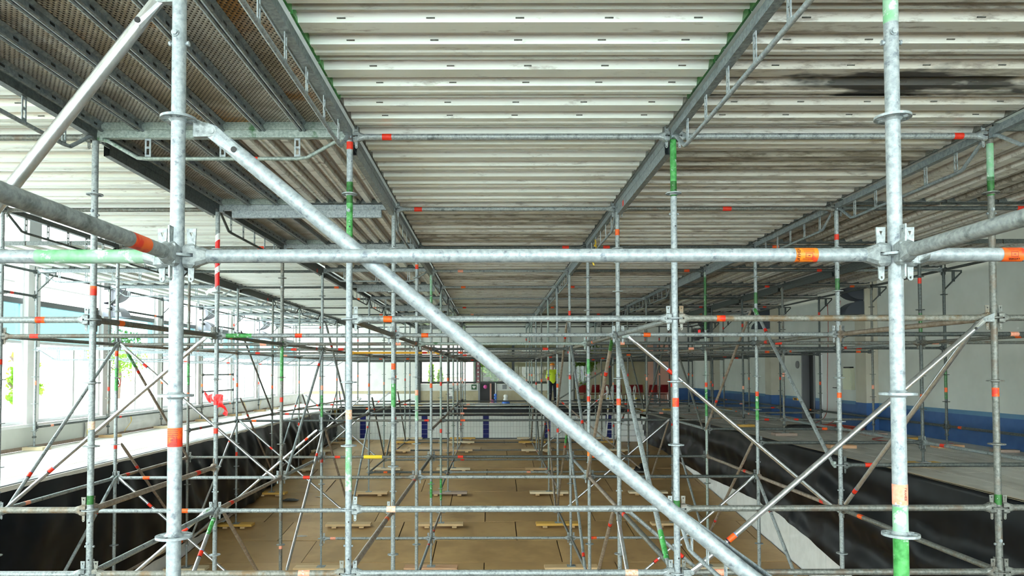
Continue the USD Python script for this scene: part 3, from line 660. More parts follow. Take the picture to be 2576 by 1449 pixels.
# second row
xled(2, 'A', -1, 'galv', [(.835, .075, 'sticker_orange')]); xled(2, 'A', 1, 'galv', [(.119, .068, 'sticker_orange')]); xled(2, 'A', 2, 'galv_rust', [(.143, .068, 'sticker_orange')])
xled(2, 'B', -1, 'galv_rust', []); xled(2, 'B', 1, 'galv', [(.13, .07, 'sticker_worn')]); xled(2, 'B', 2, 'galv_old', [])
xled(2, 'C', -1, 'galv', []); xled(2, 'C', 0, 'galv_rust', [(.83, .09, 'sticker_pink')]); xled(2, 'C', 1, 'galv', [(.86, .1, 'sticker_worn')]); xled(2, 'C', 2, 'galv_old', [(.13, .08, 'sticker_pink')])
for zk in 'ABC': ledger((CX[3], RY[2]), (5.55 if zk == 'C' else 6.478, RY[2]), zk, 2, 'scaffold_tube', 'crosswise %s scaffold tube leaving the picture at right, second row' % LW[zk], 'galv_old', [])
# upper level
for r in range(3, 13):
    for c in range(-2, 5):
        if r == 3 and c in (-2, 4): continue
        if r == 4 and c == -2: continue
        if r == 12 and c == -2: continue
        kw = {}
        if (r, c) == (3, 0): kw = dict(m='galv', paint=[(.05, .20, 'green_paint')], stick=[(.465, .08, 'sticker_orange')])
        if (r, c) == (3, 1): kw = dict(m='galv', stick=[(.14, .08, 'sticker_orange')])
        if (r, c) == (3, 2): kw = dict(m='galv', stick=[(.13, .08, 'sticker_orange')])
        if (r, c) == (6, 0): kw = dict(m='yellow_paint', lab='yellow painted crosswise scaffold tube left of the aisle, sixth row')
        if c == -2 and r <= 10: continue
        xled(r, 'A', c, **kw)
for c in (-1, 0, 1, 2, 3, 4):
    for r in range(2, 12):
        if c == -1 and r < 3: continue
        if c == 4 and r < 3: continue
        kw = {}
        if (c, r) == (0, 2): kw = dict(m='galv_old', stick=[(.16, .09, 'sticker_orange')])
        if (c, r) == (1, 2): kw = dict(m='galv_old', stick=[])
        if (c, r) == (2, 2): kw = dict(m='galv', stick=[(.08, .06, 'sticker_amber')])
        if c in (2, 3) and r > 2: kw = dict(m=rng.choice(['galv', 'galv_old', 'galv_rust']))
        yled(c, 'A', r, **kw)
# middle level
yled(0, 'B', 2)
for r in (3, 4, 5): xled(r, 'B', 3, 'steel_dark')
for r in range(6, 11):
    for c in range(-1, 5): xled(r, 'B', c)
for c in (-1, 0, 1, 2, 3):
    for r in range(5, 11): yled(c, 'B', r)
for r in range(3, 12): yled(4, 'B', r, 'galv')
for r in range(4, 12): yled(5, 'B', r, 'steel_dark', z=.40)
for r in range(5, 11): yled(-2, 'B', r, 'steel_dark', z=.42)
yled(-2, 'P', 4, 'steel_dark', z=2.83) if False else None
yled(-2, 'P', 6, 'steel_dark'); yled(-2, 'P', 8, 'steel_dark'); yled(-2, 'm', 8, 'steel_dark'); yled(-2, 'K', 8, 'steel_dark')
ledger((CX[-2], RY[4]), (CX[-2], RY[5]), 'P', 5, 'scaffold_tube', 'lengthwise high rail by the windows at far left, before the fifth row', 'steel_dark', [(.72, .1, 'sticker_red')])
# lower level
for c in (-1, 0, 1, 2):
    for r in (3, 4, 5):
        if (r, c) in ((3, 1), (3, 2)): continue
        kw = {}
        if (r, c) == (3, 0): kw = dict(m='galv', stick=[])
        if (r, c) == (3, -1): kw = dict(m='galv', stick=[(.86, .09, 'sticker_orange')])
        xled(r, 'C', c, **kw)
for c in (-1, 0, 1, 2, 3):
    for r in (2, 3, 4):
        if c == -1 and r == 2: continue
        yled(c, 'C', r)
yled(-1, 'E', 4, 'brace_brown'); yled(-1, 'E', 5)
for c in (1, 2):
    for r in (4, 5): yled(c, 'E', r)
for r in (5, 6):
    for c in (0, 1, 2): xled(r, 'E', c, 'galv')
for r in range(7, 12):
    for c in (0, 1, 2): xled(r, 'F', c)
for c in (0, 1, 2):
    for r in range(6 if c else 7, 11): yled(c, 'F', r)
# yellow foam sleeve and yellow tape are loose things on tubes
t = thing('foam_sleeve', 'bright yellow foam sleeve on a lower crosswise tube left of the aisle', 'pipe sleeve', (-2.2, RY[5], LV['C']))
part(t, 'foam', MB().tube((-2.38, RY[5], LV['C']), (-2.04, RY[5], LV['C']), .034, 12), 'yellow_foam')

# ---- diagonal braces ----------------------------------------------
def brace(p0, p1, lab, m, r, R=.0225, stick=(.2,), paint=None, sm='sticker_red'):
    p0, p1 = np.asarray(p0, float), np.asarray(p1, float); d = unit(p1 - p0)
    t = thing('diagonal_brace', lab, 'brace', p0, group='diagonal scaffold braces')
    n = 24 if r <= 1 else 14 if r <= 3 else 8 if r <= 6 else 6
    hor = unit([d[0], d[1], 0]); side = np.cross(hor, (0, 0, 1)); th = np.arange(10) * 2 * np.pi / 10; b = np.cross(d, side)
    a0, a1 = p0 + d * .15, p1 - d * .15
    part(t, 'tube', MB().tube(a0, a1, R, n), m)
    if r <= 6:
        for q, e, s in ((p0, a0, 1), (p1, a1, -1)):       # flattened end, then the fork that grips the rosette
            ring = [e + R * (math.cos(k) * side + math.sin(k) * b) for k in th]
            flat = [q + d * s * .02 + side * w * .006 + b * v * R * .95 for w in (-1, 1) for v in (-1, 1)] + [q - d * s * .012 + side * w * .006 + b * v * R * .5 for w in (-1, 1) for v in (-1, 1)]
            fe = part(t, 'flat_end', MB().hull(ring + flat), m)
            if r <= 3:
                part(fe, 'pivot_pin', MB().tube(q + d * s * .02 - side * .016, q + d * s * .02 + side * .016, .012, 12).tube(q + d * s * .02 - side * .013, q + d * s * .02 + side * .013, .019, 14), 'galv')
                h = -hor * s
                part(t, 'brace_head', MB().hull([q + d * s * .02 + side * w * .012 + np.array([0, 0, z]) for w in (-1, 1) for z in (-.02, .02)] + [q + h * .05 + side * w * .014 + np.array([0, 0, z]) for w in (-1, 1) for z in (-.035, .035)]), 'galv_green' if r == 3 else 'galv')
            if r <= 2:
                part(fe, 'pin_hole', MB().tube(q + d * s * .135 - side * (R + .0006), q + d * s * .135 + side * (R + .0006), .011, 12), 'black')
    L = np.linalg.norm(p1 - p0)
    for f in stick:
        c = p0 + d * f * L
        sk = part(t, 'sticker', MB().tube(c - d * .035, c + d * .035, R + .0008, n, caps=False), sm)
        if r <= 4:
            part(sk, 'sticker_edge', MB().tube(c + d * .035, c + d * .047, R + .0008, n, caps=False).get(), 'print_dark')
            part(sk, 'sticker_edge', MB().tube(c - d * .041, c - d * .035, R + .0008, n, caps=False), 'print_blue')
    for f0, f1, pm in (paint or []):
        part(t, 'paint_coat', MB().tube(p0 + d * f0 * L, p0 + d * f1 * L, R + .0006, n, caps=False), pm)
    return t
def lv(k): return LV[k] if isinstance(k, str) else k
def xbrace(r, c0, z0, c1, z1, m='zinc_bright', side=-1, **kw):
    s = 1 if c1 > c0 else -1; z0n, z1n = lv(z0), lv(z1)
    hi = (c0, z0) if z0n > z1n else (c1, z1); fall = 'right' if (s > 0) == (z0n > z1n) else 'left'
    lab = kw.pop('lab', None) or 'crosswise diagonal brace %s, %s row, falling %s from %s level' % (BP[min(c0, c1)], ORD[r], fall, LW[hi[1]])
    return brace((CX[c0] + s * .085, RY[r] + side * .045, z0n), (CX[c1] - s * .085, RY[r] + side * .045, z1n), lab, m, r, **kw)
def ybrace(c, r0, z0, r1, z1, m=None, side=None, **kw):
    s = 1 if RY[r1] > RY[r0] else -1; m = m or rng.choice(['galv', 'brace_brown', 'zinc_bright', 'galv']); side = side if side is not None else (1 if c <= 1 else -1)
    top = (r0, z0) if lv(z0) > lv(z1) else (r1, z1); bot = (r1, z1) if top == (r0, z0) else (r0, z0)
    lab = kw.pop('lab', None) or 'lengthwise diagonal brace %s from %s row %s level to %s row' % (CP[c], ORD[top[0]], LW[top[1]], ORD[bot[0]])
    return brace((CX[c] + side * .045, RY[r0] + s * .085, lv(z0)), (CX[c] + side * .045, RY[r1] - s * .085, lv(z1)), lab, m, min(r0, r1), **kw)

brace((CX[1] + .09, RY[1] + .045, 2.335), (CX[2] - .08, RY[1] + .045, .33), 'thick galvanised diagonal brace falling right across the whole foreground', 'galv_light', 1, R=.0275, stick=())
brace((CX[1] - .075, RY[1] + .03, 2.83), (CX[1] - 1.57, RY[1] + .03, .87), 'shiny diagonal brace in the top left corner falling left', 'zinc_bright', 1, R=.0245, stick=())
xbrace(2, 3, 'A', 2, 'C', stick=(.86,), sm='sticker_orange'); ybrace(3, 2, 'A', 3, 'C', 'zinc_bright', stick=(.86,))
xbrace(3, 0, 'A', -1, 'C', stick=(.76,)); ybrace(-1, 4, 'A', 3, 'C', 'galv', stick=(.83,))
xbrace(4, -1, 'A', 0, 'C', stick=(.16,)); ybrace(-1, 4, 'A', 5, 'C', 'brace_brown', stick=(.2,), paint=[(.06, .16, 'green_paint')])
xbrace(3, 2, 'A', 3, 'C', stick=(.21,)); ybrace(2, 3, 'A', 4, 'C', 'brace_brown', stick=(.22,), paint=[(.02, .08, 'green_dark')]); ybrace(2, 3, 'A', 2, 'C', 'galv', stick=(.78,), paint=[(.88, .97, 'green_paint')], sm='sticker_orange')
xbrace(4, -1, 'C', 0, 'G', stick=(.2,)); ybrace(-1, 4, 'B', 5, 'E', 'brace_brown'); ybrace(-1, 4, 'C', 3, 'G', 'galv'); ybrace(0, 3, 'C', 2, 'G', 'zinc_bright', stick=(.18,), paint=[(.03, .10, 'green_paint')])
ybrace(0, 3, 'C', 4, 'G', 'brace_brown', stick=()); xbrace(3, 0, 'C', -1, 'G', stick=(.1,)); ybrace(-1, 6, 'B', 5, 'E', 'zinc_bright'); xbrace(6, -1, 'B', 0, 'E', stick=(.3,))
ybrace(-1, 6, 'K', 7, 'F', 'brace_brown'); ybrace(-1, 6, 'P' if False else 'H', 7, 'B', 'galv_old'); ybrace(-1, 8, 'K', 7, 'F', 'galv'); xbrace(8, -1, 'K', 0, 'F', stick=(.2,)); ybrace(-1, 8, 'K', 9, 'F', 'galv_old')
ybrace(-1, 10, 'K', 9, 'F', 'galv_old'); ybrace(-1, 10, 'K', 11, 'F', 'galv')
ybrace(0, 5, 'H', 6, 'B', 'galv'); ybrace(0, 5, 'A', 4, 'C', 'galv', stick=(.15,)); xbrace(5, 0, 'B', -1, 'E', stick=(.08,), sm='sticker_orange'); ybrace(0, 5, 'B', 4, 'E', 'zinc_bright', stick=(.2,)); ybrace(0, 5, 'B', 6, 'E', 'brace_brown', stick=())
xbrace(7, 0, 'K', -1, 'F'); ybrace(0, 7, 'K', 8, 'F', 'galv_old'); ybrace(0, 7, 'B', 6, 'E', 'galv', stick=(.16,)); ybrace(0, 9, 'B', 8, 'F', 'galv_old', stick=()); ybrace(0, 9, 'K', 10, 'F', 'galv_old'); xbrace(9, 0, 'K', -1, 'F')
ybrace(2, 5, 'H', 6, 'B', 'brace_brown', stick=(.13,)); ybrace(2, 5, 'H', 4, 'B', 'galv', stick=(.86,)); ybrace(2, 5, 'B', 6, 'E', 'brace_brown', stick=(.18,), paint=[(.06, .14, 'green_paint')]); ybrace(2, 5, 'B', 4, 'E', 'galv', stick=(.88,))
ybrace(2, 3, 'C', 4, 'G', 'brace_brown', stick=(.12,)); ybrace(2, 3, 'C', 2, 'G', 'zinc_bright', stick=()); xbrace(3, 2, 'C', 3, 'G', 'galv', stick=(.25,))
xbrace(6, 3, 'B', 2, 'E', stick=(.96,)); xbrace(7, 2, 'K', 3, 'F', 'brace_brown', stick=(.12,))
ybrace(3, 4, 'H', 3, 'B', 'galv', stick=(.17,), paint=[(.0, .05, 'green_paint')]); ybrace(3, 4, 'H', 5, 'B', 'brace_brown', stick=(.72,)); ybrace(3, 6, 'H', 5, 'B', 'galv_old'); ybrace(3, 6, 'H', 7, 'B', 'galv_old', stick=(.7,)); ybrace(3, 8, 'H', 7, 'B', 'galv_old')
ybrace(3, 6, 'B', 7, 'E', 'brace_brown', stick=(.8,), paint=[(.85, .95, 'green_dark')]); ybrace(3, 6, 'B', 5, 'E', 'galv', stick=(.05,)); ybrace(3, 4, 'C', 3, 'G', 'galv'); xbrace(4, 3, 'C', 2, 'G', stick=(.62,)); ybrace(3, 4, 'B', 5, 'E', 'brace_brown', stick=(.78,))
xbrace(9, 3, 'K', 2, 'F'); ybrace(2, 7, 'B', 6, 'E', 'brace_brown'); ybrace(2, 7, 'B', 8, 'F', 'galv_old'); ybrace(2, 9, 'K', 8, 'F', 'galv_old'); ybrace(2, 9, 'K', 10, 'F', 'brace_brown'); ybrace(3, 8, 'B', 9, 'F', 'galv_old')
xbrace(8, 3, 'A', 2, 'B', 'galv_old'); 

# ---- girders under the deck ---------------------------------------
U_PROF = [(-.027, .03), (-.027, -.03), (.027, -.03), (.027, .03), (.022, .03), (.022, -.024), (-.022, -.024), (-.022, .03)]
def girder(a, b, zt, kind, lab, m, r, n_up=5, drop=.20, sticker=None, chord='girder_blue', up_m='galv_light'):
    p0, p1 = np.array([*a, zt]), np.array([*b, zt]); d = unit(p1 - p0); L = np.linalg.norm(p1 - p0); side = np.cross(d, (0, 0, 1))
    t = thing('lattice_girder' if kind == 'lattice' else 'box_girder', lab, 'girder', p0, group='girders carrying the deck')
    part(t, 'top_chord', MB().strip(U_PROF, side, p0 + d * .03, p1 - d * .03, closed=True), m)
    up = np.array([0, 0, 1.0])
    if kind == 'lattice':
        k = np.linspace(0, 1, 5)[:, None]
        q = [p0 + d * .05 - up * .035, p0 + d * .10 - up * .05, p0 + d * .34 - up * drop, p0 + d * .42 - up * (drop + .008), p1 - d * .42 - up * (drop + .008), p1 - d * .34 - up * drop, p1 - d * .10 - up * .05, p1 - d * .05 - up * .035]
        part(t, 'lower_chord', MB().path(q, .0155, 10 if r <= 3 else 6), up_m if r <= 1 else m)
        h = drop - .035
        pg = sbox(-.024, -h, .024, 0).difference(sbox(-.011, -h * .44, .011, -h * .12)).difference(sbox(-.011, -h * .88, .011, -h * .56)) if r <= 4 else None
        R = np.stack([d, up, -side], 1)
        for f in np.linspace(.42 / L, 1 - .42 / L, n_up):
            o = p0 + d * f * L - up * .028
            if pg is not None: mm = MB().poly(pg, .006, R, o + side * .003)
            else: mm = MB().box((-.024, -h, -.003), (-.010, 0, .003), R, o).box((.010, -h, -.003), (.024, 0, .003), R, o).box((-.01, -h * .55, -.003), (.01, -h * .45, .003), R, o)
            part(t, 'upright', mm, up_m)
    else:
        prof = [(-.026, -.032), (-.026, -.118), (.026, -.118), (.026, -.032), (.021, -.036), (.021, -.113), (-.021, -.113), (-.021, -.036)]
        part(t, 'box_section', MB().strip(prof, side, p0 + d * .17, p1 - d * .14, closed=True), chord)
    if sticker is not None:
        c = p0 + d * sticker * L - up * (drop + .008 if kind == 'lattice' else .075)
        part(t, 'sticker', MB().tube(c - d * .04, c + d * .04, .0165, 10, caps=False) if kind == 'lattice' else MB().box(-np.array([.04, .0268, .03]), (.04, .0268, .03), np.stack([d, side, up], 1), c), 'sticker_red')
    for q, s in ((p0, 1), (p1, -1)):
        part(t, 'end_claw', MB().box((.026, -.026, -.05), (.07, .026, .012), np.stack([d * s, side, up], 1), q), m)
    return t
def kindof(c, r):
    if c == 3: return 'lattice' if r in (1, 2, 3, 6, 7, 8, 10) else 'box'
    if c == -1: return 'lattice' if r in (1, 3, 4, 7, 8, 9) else 'box'
    if c == 0: return 'lattice' if r in (1, 3, 6, 7, 8, 9) else 'box'
    if c in (4, -2, 5): return 'box'
    return 'lattice' if r in (1, 3, 5, 6, 7, 9, 10) else 'box'
for c in range(-2, 6):
    for r in range(1, 12):
        if c in (-2, 5):
            if r >= 4: yled(c, 'T', r, 'steel_dark', [])
            continue
        if c == -1 and r < 2: continue
        if c == 4 and r < 2: continue
        k = kindof(c, r)
        girder((CX[c], RY[r]), (CX[c], RY[r + 1]), 3.335, k, '%s girder under the deck %s, between %s and %s rows' % ('lattice' if k == 'lattice' else 'box', CP[c], ORD[r], ORD[r + 1]),
               'girder_blue' if c in (1, 2, 3) else 'steel_dark', r, n_up=6 if r == 1 else 5, sticker=.8 if rng.random() < .3 and r > 1 else None, up_m='galv' if r > 1 else 'galv_light', chord='girder_blue' if c in (1, 2, 3) else 'steel_dark')
# crosswise: plain tubes, lattices on the walkways
for r in range(2, 13):
    for c in (-1, 1, 2, 4):
        if c == 4 and r < 5: continue
        if r == 2 and c == -1:
            xled(r, 'T', c, 'galv_old', []); continue
        st = {(2, 1): [(.115, .075, 'sticker_red')], (2, 2): [(.90, .075, 'sticker_red')], (3, 1): [(.11, .09, 'sticker_red')], (3, 2): [(.50, .1, 'sticker_red')]}.get((r, c))
        xled(r, 'T', c, 'galv' if r == 2 else rng.choice(['galv_old', 'steel_dark', 'galv']), st)
girder((CX[0], RY[2]), (CX[1], RY[2]), 3.335, 'lattice', 'green streaked lattice girder across the walkway left of the aisle, second row', 'galv_green', 2, n_up=3, drop=.185, sticker=.62, up_m='galv_light')
girder((CX[0], RY[3]), (CX[1], RY[3]), 3.335, 'box', 'pale box girder across the walkway left of the aisle, third row', 'galv_light', 3, chord='galv_light')
for r in range(4, 13):
    k = 'lattice' if r % 2 else 'box'
    girder((CX[0], RY[r]), (CX[1], RY[r]), 3.335, k, '%s girder across the walkway left of the aisle, %s row' % (k, ORD[r]), 'galv', r, n_up=3, chord='galv')
for r in range(5, 12):
    girder((CX[-2], RY[r]), (CX[-1], RY[r]), 3.335, 'lattice', 'pale lattice girder under the left deck ceiling, %s row' % ORD[r], 'galv_light', r, up_m='galv_light')
    girder((CX[-2], RY[r]), (CX[-1], RY[r]), 1.88, 'lattice', 'pale lattice girder at head height above the left deck, %s row' % ORD[r], 'galv_light', r, up_m='galv_light', sticker=.6 if r in (6, 7, 8) else None)
for r in range(3, 13): xled(r, 'T', 3, 'steel_dark', [(.86, .09, 'sticker_red')] if r in (3, 5) else None)
girder((CX[2], RY[1]), (CX[2], RY[2]), .325, 'lattice', 'pale lattice girder low in the right foreground with round lower chord', 'galv_light', 1, n_up=7, drop=.20)
# small cantilever brackets at the deck edges
for c, s, rows in ((-2, -1, range(5, 12)), (5, 1, range(4, 12))):
    for r in rows:
        x, y = CX[c], RY[r]
        x2 = x + s * (.12 if c == -2 else .36)
        t = thing('bracket', 'small diagonal bracket at the post top %s, %s row' % (CP[c], ORD[r]), 'bracket', (x, y, 3.0), group='cantilever brackets')
        xe = x + (.40 if c == -2 else .36 * s) * (1 if c == 5 else -.0) if False else x + s * .34 if c == 5 else x + .36
        part(t, 'arm', MB().tube((x, y, 3.30), (xe, y, 3.30), .018, 6), 'steel_dark')
        part(t, 'strut', MB().tube((x, y, 2.94), (xe, y, 3.28), .015, 6), 'steel_dark')
        part(t, 'web', MB().box((x + (xe - x) * .45, y - .004, 3.1), (x + (xe - x) * .62, y + .004, 3.3)), 'steel_dark')

t = thing('far_scaffold_tube', 'many thin scaffold tubes of the last rows before the end wall', 'scaffold tubes', (0, RY[11], 0), kind='stuff'); part(t, 'tubes', FAR, 'steel_dark', kind='stuff')
# ---- deck planks ---------------------------------------------------
def alu_profile(w):
    s = w / .61; P = [(0, -.028), (0, 0), (.085, 0), (.108, -.046), (.228, -.046), (.252, 0), (.352, 0), (.372, -.046), (.412, -.046), (.425, -.038), (.47, -.038), (.482, -.046), (.522, -.046), (.54, 0), (.61, 0), (.61, -.028)]
    return [(a * s - w / 2, b) for a, b in P]
ZD = 3.425
def plank_x(x0, x1, yc, w, m, lab, grp, fine, claw=('steel_dark', 'steel_dark')):
    t = thing('deck_plank', lab, 'deck plank', (x0, yc, ZD), group=grp)
    part(t, 'sheet', MB().strip(alu_profile(w), (0, 1, 0), (x0, yc, ZD), (x1, yc, ZD)), m)
    part(t, 'top_board', MB().box((x0, yc - w / 2, ZD + .002), (x1, yc + w / 2, ZD + .012)), 'steel_dark')
    for x, s, cm in ((x0, 1, claw[0]), (x1, -1, claw[1])):
        e = MB().box((x - s * .010, yc - w / 2 + .004, ZD - .048), (x + s * .004, yc + w / 2 - .004, ZD))
        part(t, 'end_claw', e, cm)
    if fine and yc < RY[2]:
        cl = MB(); n = 5
        for q in (.096, .362):
            for k in range(n):
                xx = x0 + (x1 - x0) * (k + .55 + .1 * math.sin(7 * yc)) / n; yy = yc - w / 2 + q * w / .61
                cl.box((xx - .024, yy - .004, ZD - .030), (xx + .024, yy + .004, ZD - .024))
        part(t, 'rivet_slots', cl, 'galv_old', kind='stuff')
def plank_y(xc, w, y0, y1, m, lab, grp):
    t = thing('deck_plank', lab, 'deck plank', (xc, y0, ZD), group=grp)
    part(t, 'sheet', MB().strip(alu_profile(w), (1, 0, 0), (xc, y0, ZD), (xc, y1, ZD)), m)
    part(t, 'top_board', MB().box((xc - w / 2, y0, ZD + .002), (xc + w / 2, y1, ZD + .012)), 'steel_dark')
    for y, s in ((y0, 1), (y1, -1)): part(t, 'end_claw', MB().box((xc - w / 2 + .004, y - s * .012, ZD - .055), (xc + w / 2 - .004, y + s * .008, ZD)), 'steel_dark')
def steel_plank(xc, w, y0, y1, m, lab):
    """perforated steel plank: punched sheet between two deep side channels"""
    t = thing('steel_plank', lab, 'deck plank', (xc, y0, ZD), group='perforated steel planks on the walkway')
    part(t, 'punched_sheet', MB().strip([(-w / 2 + .004, 0), (w / 2 - .004, 0)], (1, 0, 0), (xc, y0, ZD), (xc, y1, ZD)), m)
    part(t, 'top_board', MB().box((xc - w / 2, y0, ZD + .002), (xc + w / 2, y1, ZD + .010)), 'steel_dark')
    for s in (-1, 1):
        P = [(s * (w / 2), 0), (s * (w / 2), -.072), (s * (w / 2 - .012), -.076), (s * (w / 2 - .024), -.070), (s * (w / 2 - .024), -.060), (s * (w / 2 - .012), -.060), (s * (w / 2 - .008), -.02), (s * (w / 2 - .03), -.004)]
        part(t, 'side_channel', MB().strip(P, (1, 0, 0), (xc, y0, ZD), (xc, y1, ZD)), 'girder_blue' if 'left' not in lab[:0] else 'steel_dark')
        sl = MB(); n = int((y1 - y0) / .17)
        for k in range(n):
            yy = y0 + (k + .5) * (y1 - y0) / n; xx = xc + s * (w / 2 - .0093)
            sl.box((xx - .0022, yy - .022, -.046 + ZD), (xx + .0022, yy + .022, -.030 + ZD))
        part(t, 'slots', sl, 'black', kind='stuff')
    for y, s in ((y0, 1), (y1, -1)): part(t, 'end_claw', MB().box((xc - w / 2 + .004, y - s * .012, ZD - .06), (xc + w / 2 - .004, y + s * .008, ZD)), 'galv_green')
NTH = ['first', 'second', 'third', 'fourth', 'fifth', 'sixth', 'seventh']
for c, grp in ((-1, 'ribbed deck planks over the left pool bay'), (1, 'ribbed deck planks over the centre aisle'), (2, 'ribbed deck planks right of the aisle')):
    rows = list(range(1, 12))
    for r in rows:
        ya, yb = RY[r], RY[r + 1]; n = max(2, round((yb - ya) / .63)); w = (yb - ya) / n
        for k in range(n):
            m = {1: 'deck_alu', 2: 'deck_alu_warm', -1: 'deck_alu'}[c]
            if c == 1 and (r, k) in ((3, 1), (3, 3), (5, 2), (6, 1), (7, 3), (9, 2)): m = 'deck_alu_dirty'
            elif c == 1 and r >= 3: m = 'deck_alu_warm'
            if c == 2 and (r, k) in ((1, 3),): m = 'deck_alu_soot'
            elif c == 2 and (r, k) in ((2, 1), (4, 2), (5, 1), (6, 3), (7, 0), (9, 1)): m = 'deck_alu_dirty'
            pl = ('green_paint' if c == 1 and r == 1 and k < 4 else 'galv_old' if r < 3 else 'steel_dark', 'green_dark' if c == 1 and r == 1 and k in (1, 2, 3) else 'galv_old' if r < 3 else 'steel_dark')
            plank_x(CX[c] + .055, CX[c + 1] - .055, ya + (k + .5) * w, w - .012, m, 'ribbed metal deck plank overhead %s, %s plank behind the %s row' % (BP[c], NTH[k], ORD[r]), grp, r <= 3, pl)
# the walkway left of the aisle
xa, xb = CX[0] + .05, CX[1] - .05
pm = ['perforated_grey', 'perforated_grey', 'perforated_steel', 'perforated_steel', 'perforated_grey', 'perforated_steel']
for k in range(6):
    steel_plank(xa + (k + .5) * (xb - xa) / 6, .312, RY[1] + .05, RY[2] - .03, pm[k], 'perforated steel plank overhead at top left, %s from the left' % NTH[k])
W = (xb - xa) / 6
for r, ks in ((2, 3), (3, 2)):
    for k in range(ks): steel_plank(xa + (k + .5) * W, .312, RY[r] + .05, RY[r + 1] - .05, 'perforated_grey', 'perforated steel plank left of the aisle behind the %s row, %s from left' % (ORD[r], NTH[k]))
    for k in range(ks, 6): plank_y(xa + (k + .5) * W, W - .012, RY[r] + .05, RY[r + 1] - .05, 'deck_alu_warm', 'narrow ribbed plank left of the aisle behind the %s row, %s from left' % (ORD[r], NTH[k]), 'narrow planks on the walkway')
def run_y(c, n, rows, m, grp):
    a, b = CX[c] + .05, CX[c + 1] - .05; W = (b - a) / n
    for r in rows:
        for k in range(n): plank_y(a + (k + .5) * W, W - .014, RY[r] + .05, RY[r + 1] - .05, rng.choice(m), 'lengthwise deck plank overhead %s, %s from left behind the %s row' % (BP[c], NTH[k], ORD[r]), grp)
run_y(0, 3, range(4, 12), ['deck_alu_warm', 'deck_alu'], 'lengthwise planks on the walkway left of the aisle')
run_y(-2, 4, range(4, 12), ['deck_alu', 'deck_alu', 'deck_alu_warm'], 'lengthwise planks over the left deck')
run_y(3, 4, range(2, 12), ['deck_alu_warm', 'deck_alu_dirty'], 'lengthwise planks over the right pool edge')
run_y(4, 3, range(4, 12), ['deck_alu_dirty', 'deck_alu_warm'], 'lengthwise planks over the right deck')
RS_Y, RS_Z = [4, 11.4, 12.5, 14.0, 15.3, 19.4, 20.8, 27], [-2.7, -1.72, -1.56, -1.36, -1.31, -1.36, -1.34, -1.2]
# ================================================================== SHEETS OVER THE POOL EDGES
def drape(name, label, x_edge, s, y0, y1, bottom, m, seed, nu=150, nv=26, over=.22, puff=.05, long=0.0):
    """plastic sheet laid over the pool edge and hanging down the wall; s = +1: the pool lies towards +x"""
    t = thing(name, label, 'plastic sheet', (x_edge, (y0 + y1) / 2, 0))
    def fn(u, v):
        y = y0 + (y1 - y0) * u; zb = bottom(y); Ltot = over + abs(zb)
        q = v * Ltot
        hang = np.maximum(q - over, 0)
        z = np.where(q < over, .016, .016 - hang)
        f = meshkit.fbm(np.stack([y * 1.1 + hang * .9 * np.sin(y * .35 + seed), hang * .55, np.full_like(y, seed)], -1), 4, seed)
        g = np.sin(9 * y + 5 * f + 2.3 * hang * np.sin(.8 * y)) * .5 + .5
        fold = .018 + puff * np.minimum(hang / .5, 1) * (1.3 * f + .55 * g * meshkit.noise(np.stack([y * .5, y * 0, y * 0 + seed], -1), seed + 3)) + .10 * np.clip((hang - .4) / 2, 0, 1)
        fold = fold + long * np.clip(hang / .4, 0, 1) * (np.sin(7.5 * hang + 3.5 * f + .55 * y) * .5 + .5) * meshkit.noise(np.stack([y * .35, hang * .8, y * 0 + 4], -1), 2)
        x = x_edge + s * np.where(q < over, -(over - q) + .02, fold)
        z = z + np.where(q < over, .006 * f, -.012 * f)
        return x, y, z
    part(t, 'sheet', MB().grid(fn, nu, nv), m)
    return t
drape('plastic_sheet', 'wrinkled black plastic sheet hanging down the left pool wall', PL, 1, 4.3, 27.6, lambda y: np.interp(y, [4, 14, 18, 24.7, 28], [-2.25, -1.80, -1.72, -1.10, -1.0]), 'black_sheet', 5, nu=320, nv=34, puff=.20)
drape('plastic_sheet', 'smooth black plastic sheet sagging along the right pool wall', PR - .03, -1, 4.3, 26.6, lambda y: np.interp(y, RS_Y, RS_Z), 'black_sheet', 9, nu=240, nv=44, puff=.03, long=.16, over=.03)
t = thing('plastic_sheet', 'rolled black plastic sheet lying along the far pool end', 'plastic sheet', (0, PEND, 0))
def fn(u, v):
    x = PL + .15 + (PR - PL - .3) * u; f = meshkit.fbm(np.stack([x * .9, v * 0, v * 0], -1), 3, 21)
    q = v * .55
    return x, np.where(q < .22, PEND + .20 - q, PEND - .025 - .05 * f), np.where(q < .22, .05 + .05 * f, .05 + .05 * f - (q - .22) * (1.0 + .25 * f))
part(t, 'sheet', MB().grid(fn, 120, 10), 'black_sheet')
